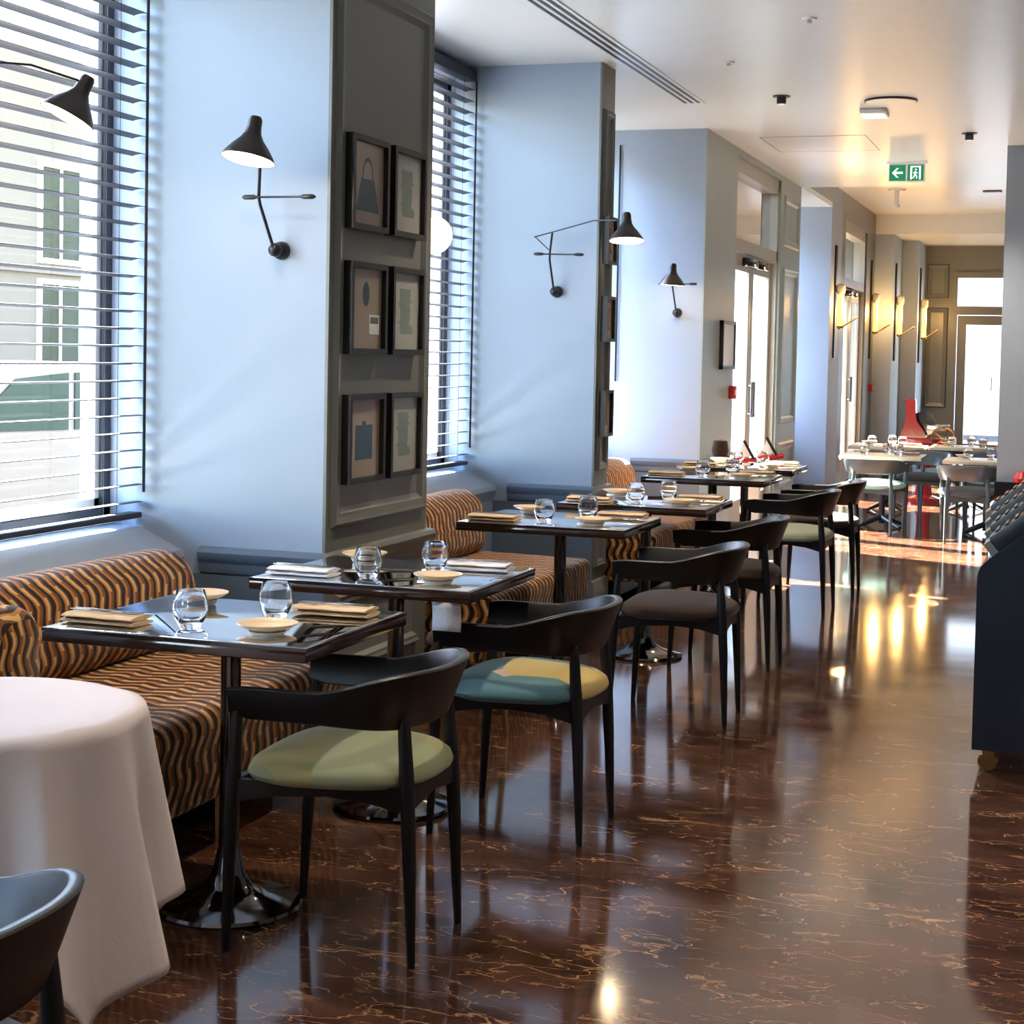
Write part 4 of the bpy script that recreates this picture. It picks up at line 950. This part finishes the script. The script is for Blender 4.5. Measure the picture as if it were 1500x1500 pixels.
for i, (x, y, lb) in enumerate(FT):
    far_table(x, y, lb)
    nm = ['left far table', 'column far table', 'table before the red slicer', 'farthest right table'][i]
    for q, (dx, dy) in enumerate(((-0.15, -0.1), (0.14, -0.12), (0.02, 0.12))):
        place(tum0, x + dx, y + dy, 0.631, 0, 'clear tumbler on the %s, %s' % (nm, ['left one', 'right one', 'back one'][q]), 'tumblers in the far dining area', 'glass')
    place(pl0, x - 0.2, y + 0.12, 0.631, 0, 'tan saucer on the %s' % nm, 'saucers in the far dining area', 'plate')
    place(nap0, x + 0.2, y + 0.05, 0.631, 0.2, 'folded napkin on the %s' % nm, 'napkins in the far dining area', 'napkin')
fc = {'mint': make_chair(MT['mint'], MT['grey_chair'], 0.9), 'charcoal': make_chair(MT['charcoal'], MT['grey_chair'], 0.9)}
fu = set()
for (x, y, rz, k, lb) in ((-1.63, 14.42, -PI / 2, 'mint', 'grey green far chair with mint seat, back turned, left of the aisle'), (-0.83, 13.98, -PI / 2, 'charcoal', 'grey green far chair with charcoal seat, back turned, beside the column'),
                          (-1.33, 15.55, PI / 2, 'charcoal', 'grey green far chair facing the viewer behind the left far table'), (-1.22, 16.25, -PI / 2, 'mint', 'grey green far chair with mint seat in the middle of the far area'), (-0.72, 15.5, PI / 2, 'mint', 'grey green far chair with mint seat facing the viewer by the column')):
    c = fc[k] if k not in fu else copy_tree(fc[k]); fu.add(k)
    c.location = (x, y, 0); c.rotation_euler = (0, 0, rz); c['label'] = lb; c['group'] = 'grey green chairs in the far dining area'
# slicer
SY = 17.85
sb = at_y(1352, 735, SY); sb = Vector((sb.x, SY, 0))
sr = thing('meat_slicer', 'red flywheel meat slicer on a red pedestal in the far dining area', 'slicer', sb)
MB().lathe([(0, 0), (0.20, 0), (0.19, 0.04), (0.09, 0.07), (0.07, 0.2), (0.08, 0.42), (0.16, 0.54), (0.17, 0.58), (0, 0.58)], 28).build('pedestal', MT['red'], sr)
MB().box((-0.26, -0.12, 0.58), (0.2, 0.12, 0.66), 0.015).build('bed', MT['red'], sr)
tw = [(-0.26, 0.66), (-0.20, 0.80), (-0.19, 0.98), (-0.22, 1.06), (-0.10, 1.07), (-0.10, 0.98), (-0.09, 0.84), (0.0, 0.72), (0.02, 0.66)]
MB().prism(rounded_poly(tw, 0.04, 3), FY, -0.06, 0.06).build('tower', MT['red'], sr, 40)
MB().lathe([(0, -0.006), (0.13, -0.003), (0.13, 0.003), (0, 0.006)], 32, M=Matrix.Translation((-0.03, 0.08, 0.80)) @ Matrix.Rotation(PI / 2, 4, 'X')).build('blade', MT['dark_chrome'], sr)
MB().box((0.02, -0.1, 0.74), (0.24, 0.1, 0.80), 0.01).build('carriage', MT['steel'], sr)
wh = MB(); WC = Vector((0.20, -0.15, 0.66)); rg = []
for k in range(33): a = 2 * PI * k / 32; rg.append(WC + Vector((0.12 * math.cos(a), 0, 0.12 * math.sin(a))))
wh.tube(rg, 0.014, 8, cap=False); wo_ = wh.build('flywheel', MT['brass'], sr)
for k in range(5):
    a = 2 * PI * k / 5; MB().tube([WC, WC + Vector((0.11 * math.cos(a), 0, 0.11 * math.sin(a)))], 0.008, 8).build('spoke', MT['brass'], wo_)
MB().tube([WC, WC + Vector((0, 0.1, 0))], 0.02).build('hub', MT['steel'], wo_)
# sconces
def sconce(x, y, ztop, zbot, label):
    t = thing('tube_sconce', label, 'lamp', (x, y, zbot), 0, 'amber tube sconces on the far left wall'); h = ztop - zbot
    B('back_plate', (0.0, -0.05, -0.35), (0.02, 0.05, h + 0.4), MT['pframe'], t)
    MB().tube([(0.07, 0, 0.0), (0.07, 0, h * 0.72)], 0.032, 14).build('glow_tube', MT['amber'], t)
    MB().lathe([(0.034, h * 0.72), (0.05, h * 0.78), (0.05, h * 0.92), (0.02, h * 0.96)], 16, (0.07, 0, 0)).build('cap', MT['plate_foot'], t)
    MB().tube([(0.02, 0, h * 0.85), (0.07, 0, h * 0.85)], 0.012).build('bracket', MT['brass'], t)
    MB().tube([(0.05, 0, -0.03), (0.14, -0.02, 0.02), (0.26, -0.02, 0.10)], 0.010).build('arm', MT['brass'], t)
    MB().lathe([(0.0, -0.03), (0.034, -0.02), (0.034, 0.0)], 14, (0.07, 0, 0)).build('tube_socket', MT['brass'], t)
    ld = bpy.data.lights.new('sconce_light', 'POINT'); ld.energy = 7; ld.color = (1.0, 0.55, 0.18); ld.shadow_soft_size = 0.05
    lo = bpy.data.objects.new('sconce_light', ld); COL.objects.link(lo); lo.parent = t; lo.location = (0.16, 0, h * 0.5)
sconce(WX, 18.65, 2.30, 1.82, 'amber tube sconce nearest, left of the far glass door')
sconce(WX, 21.95, 2.33, 1.82, 'amber tube sconce right of the far glass door')
sconce(-2.36, 22.6, 2.33, 1.80, 'amber tube sconce on the stepped far pier')
sconce(-2.15, 23.75, 2.33, 1.78, 'amber tube sconce nearest the back wall')
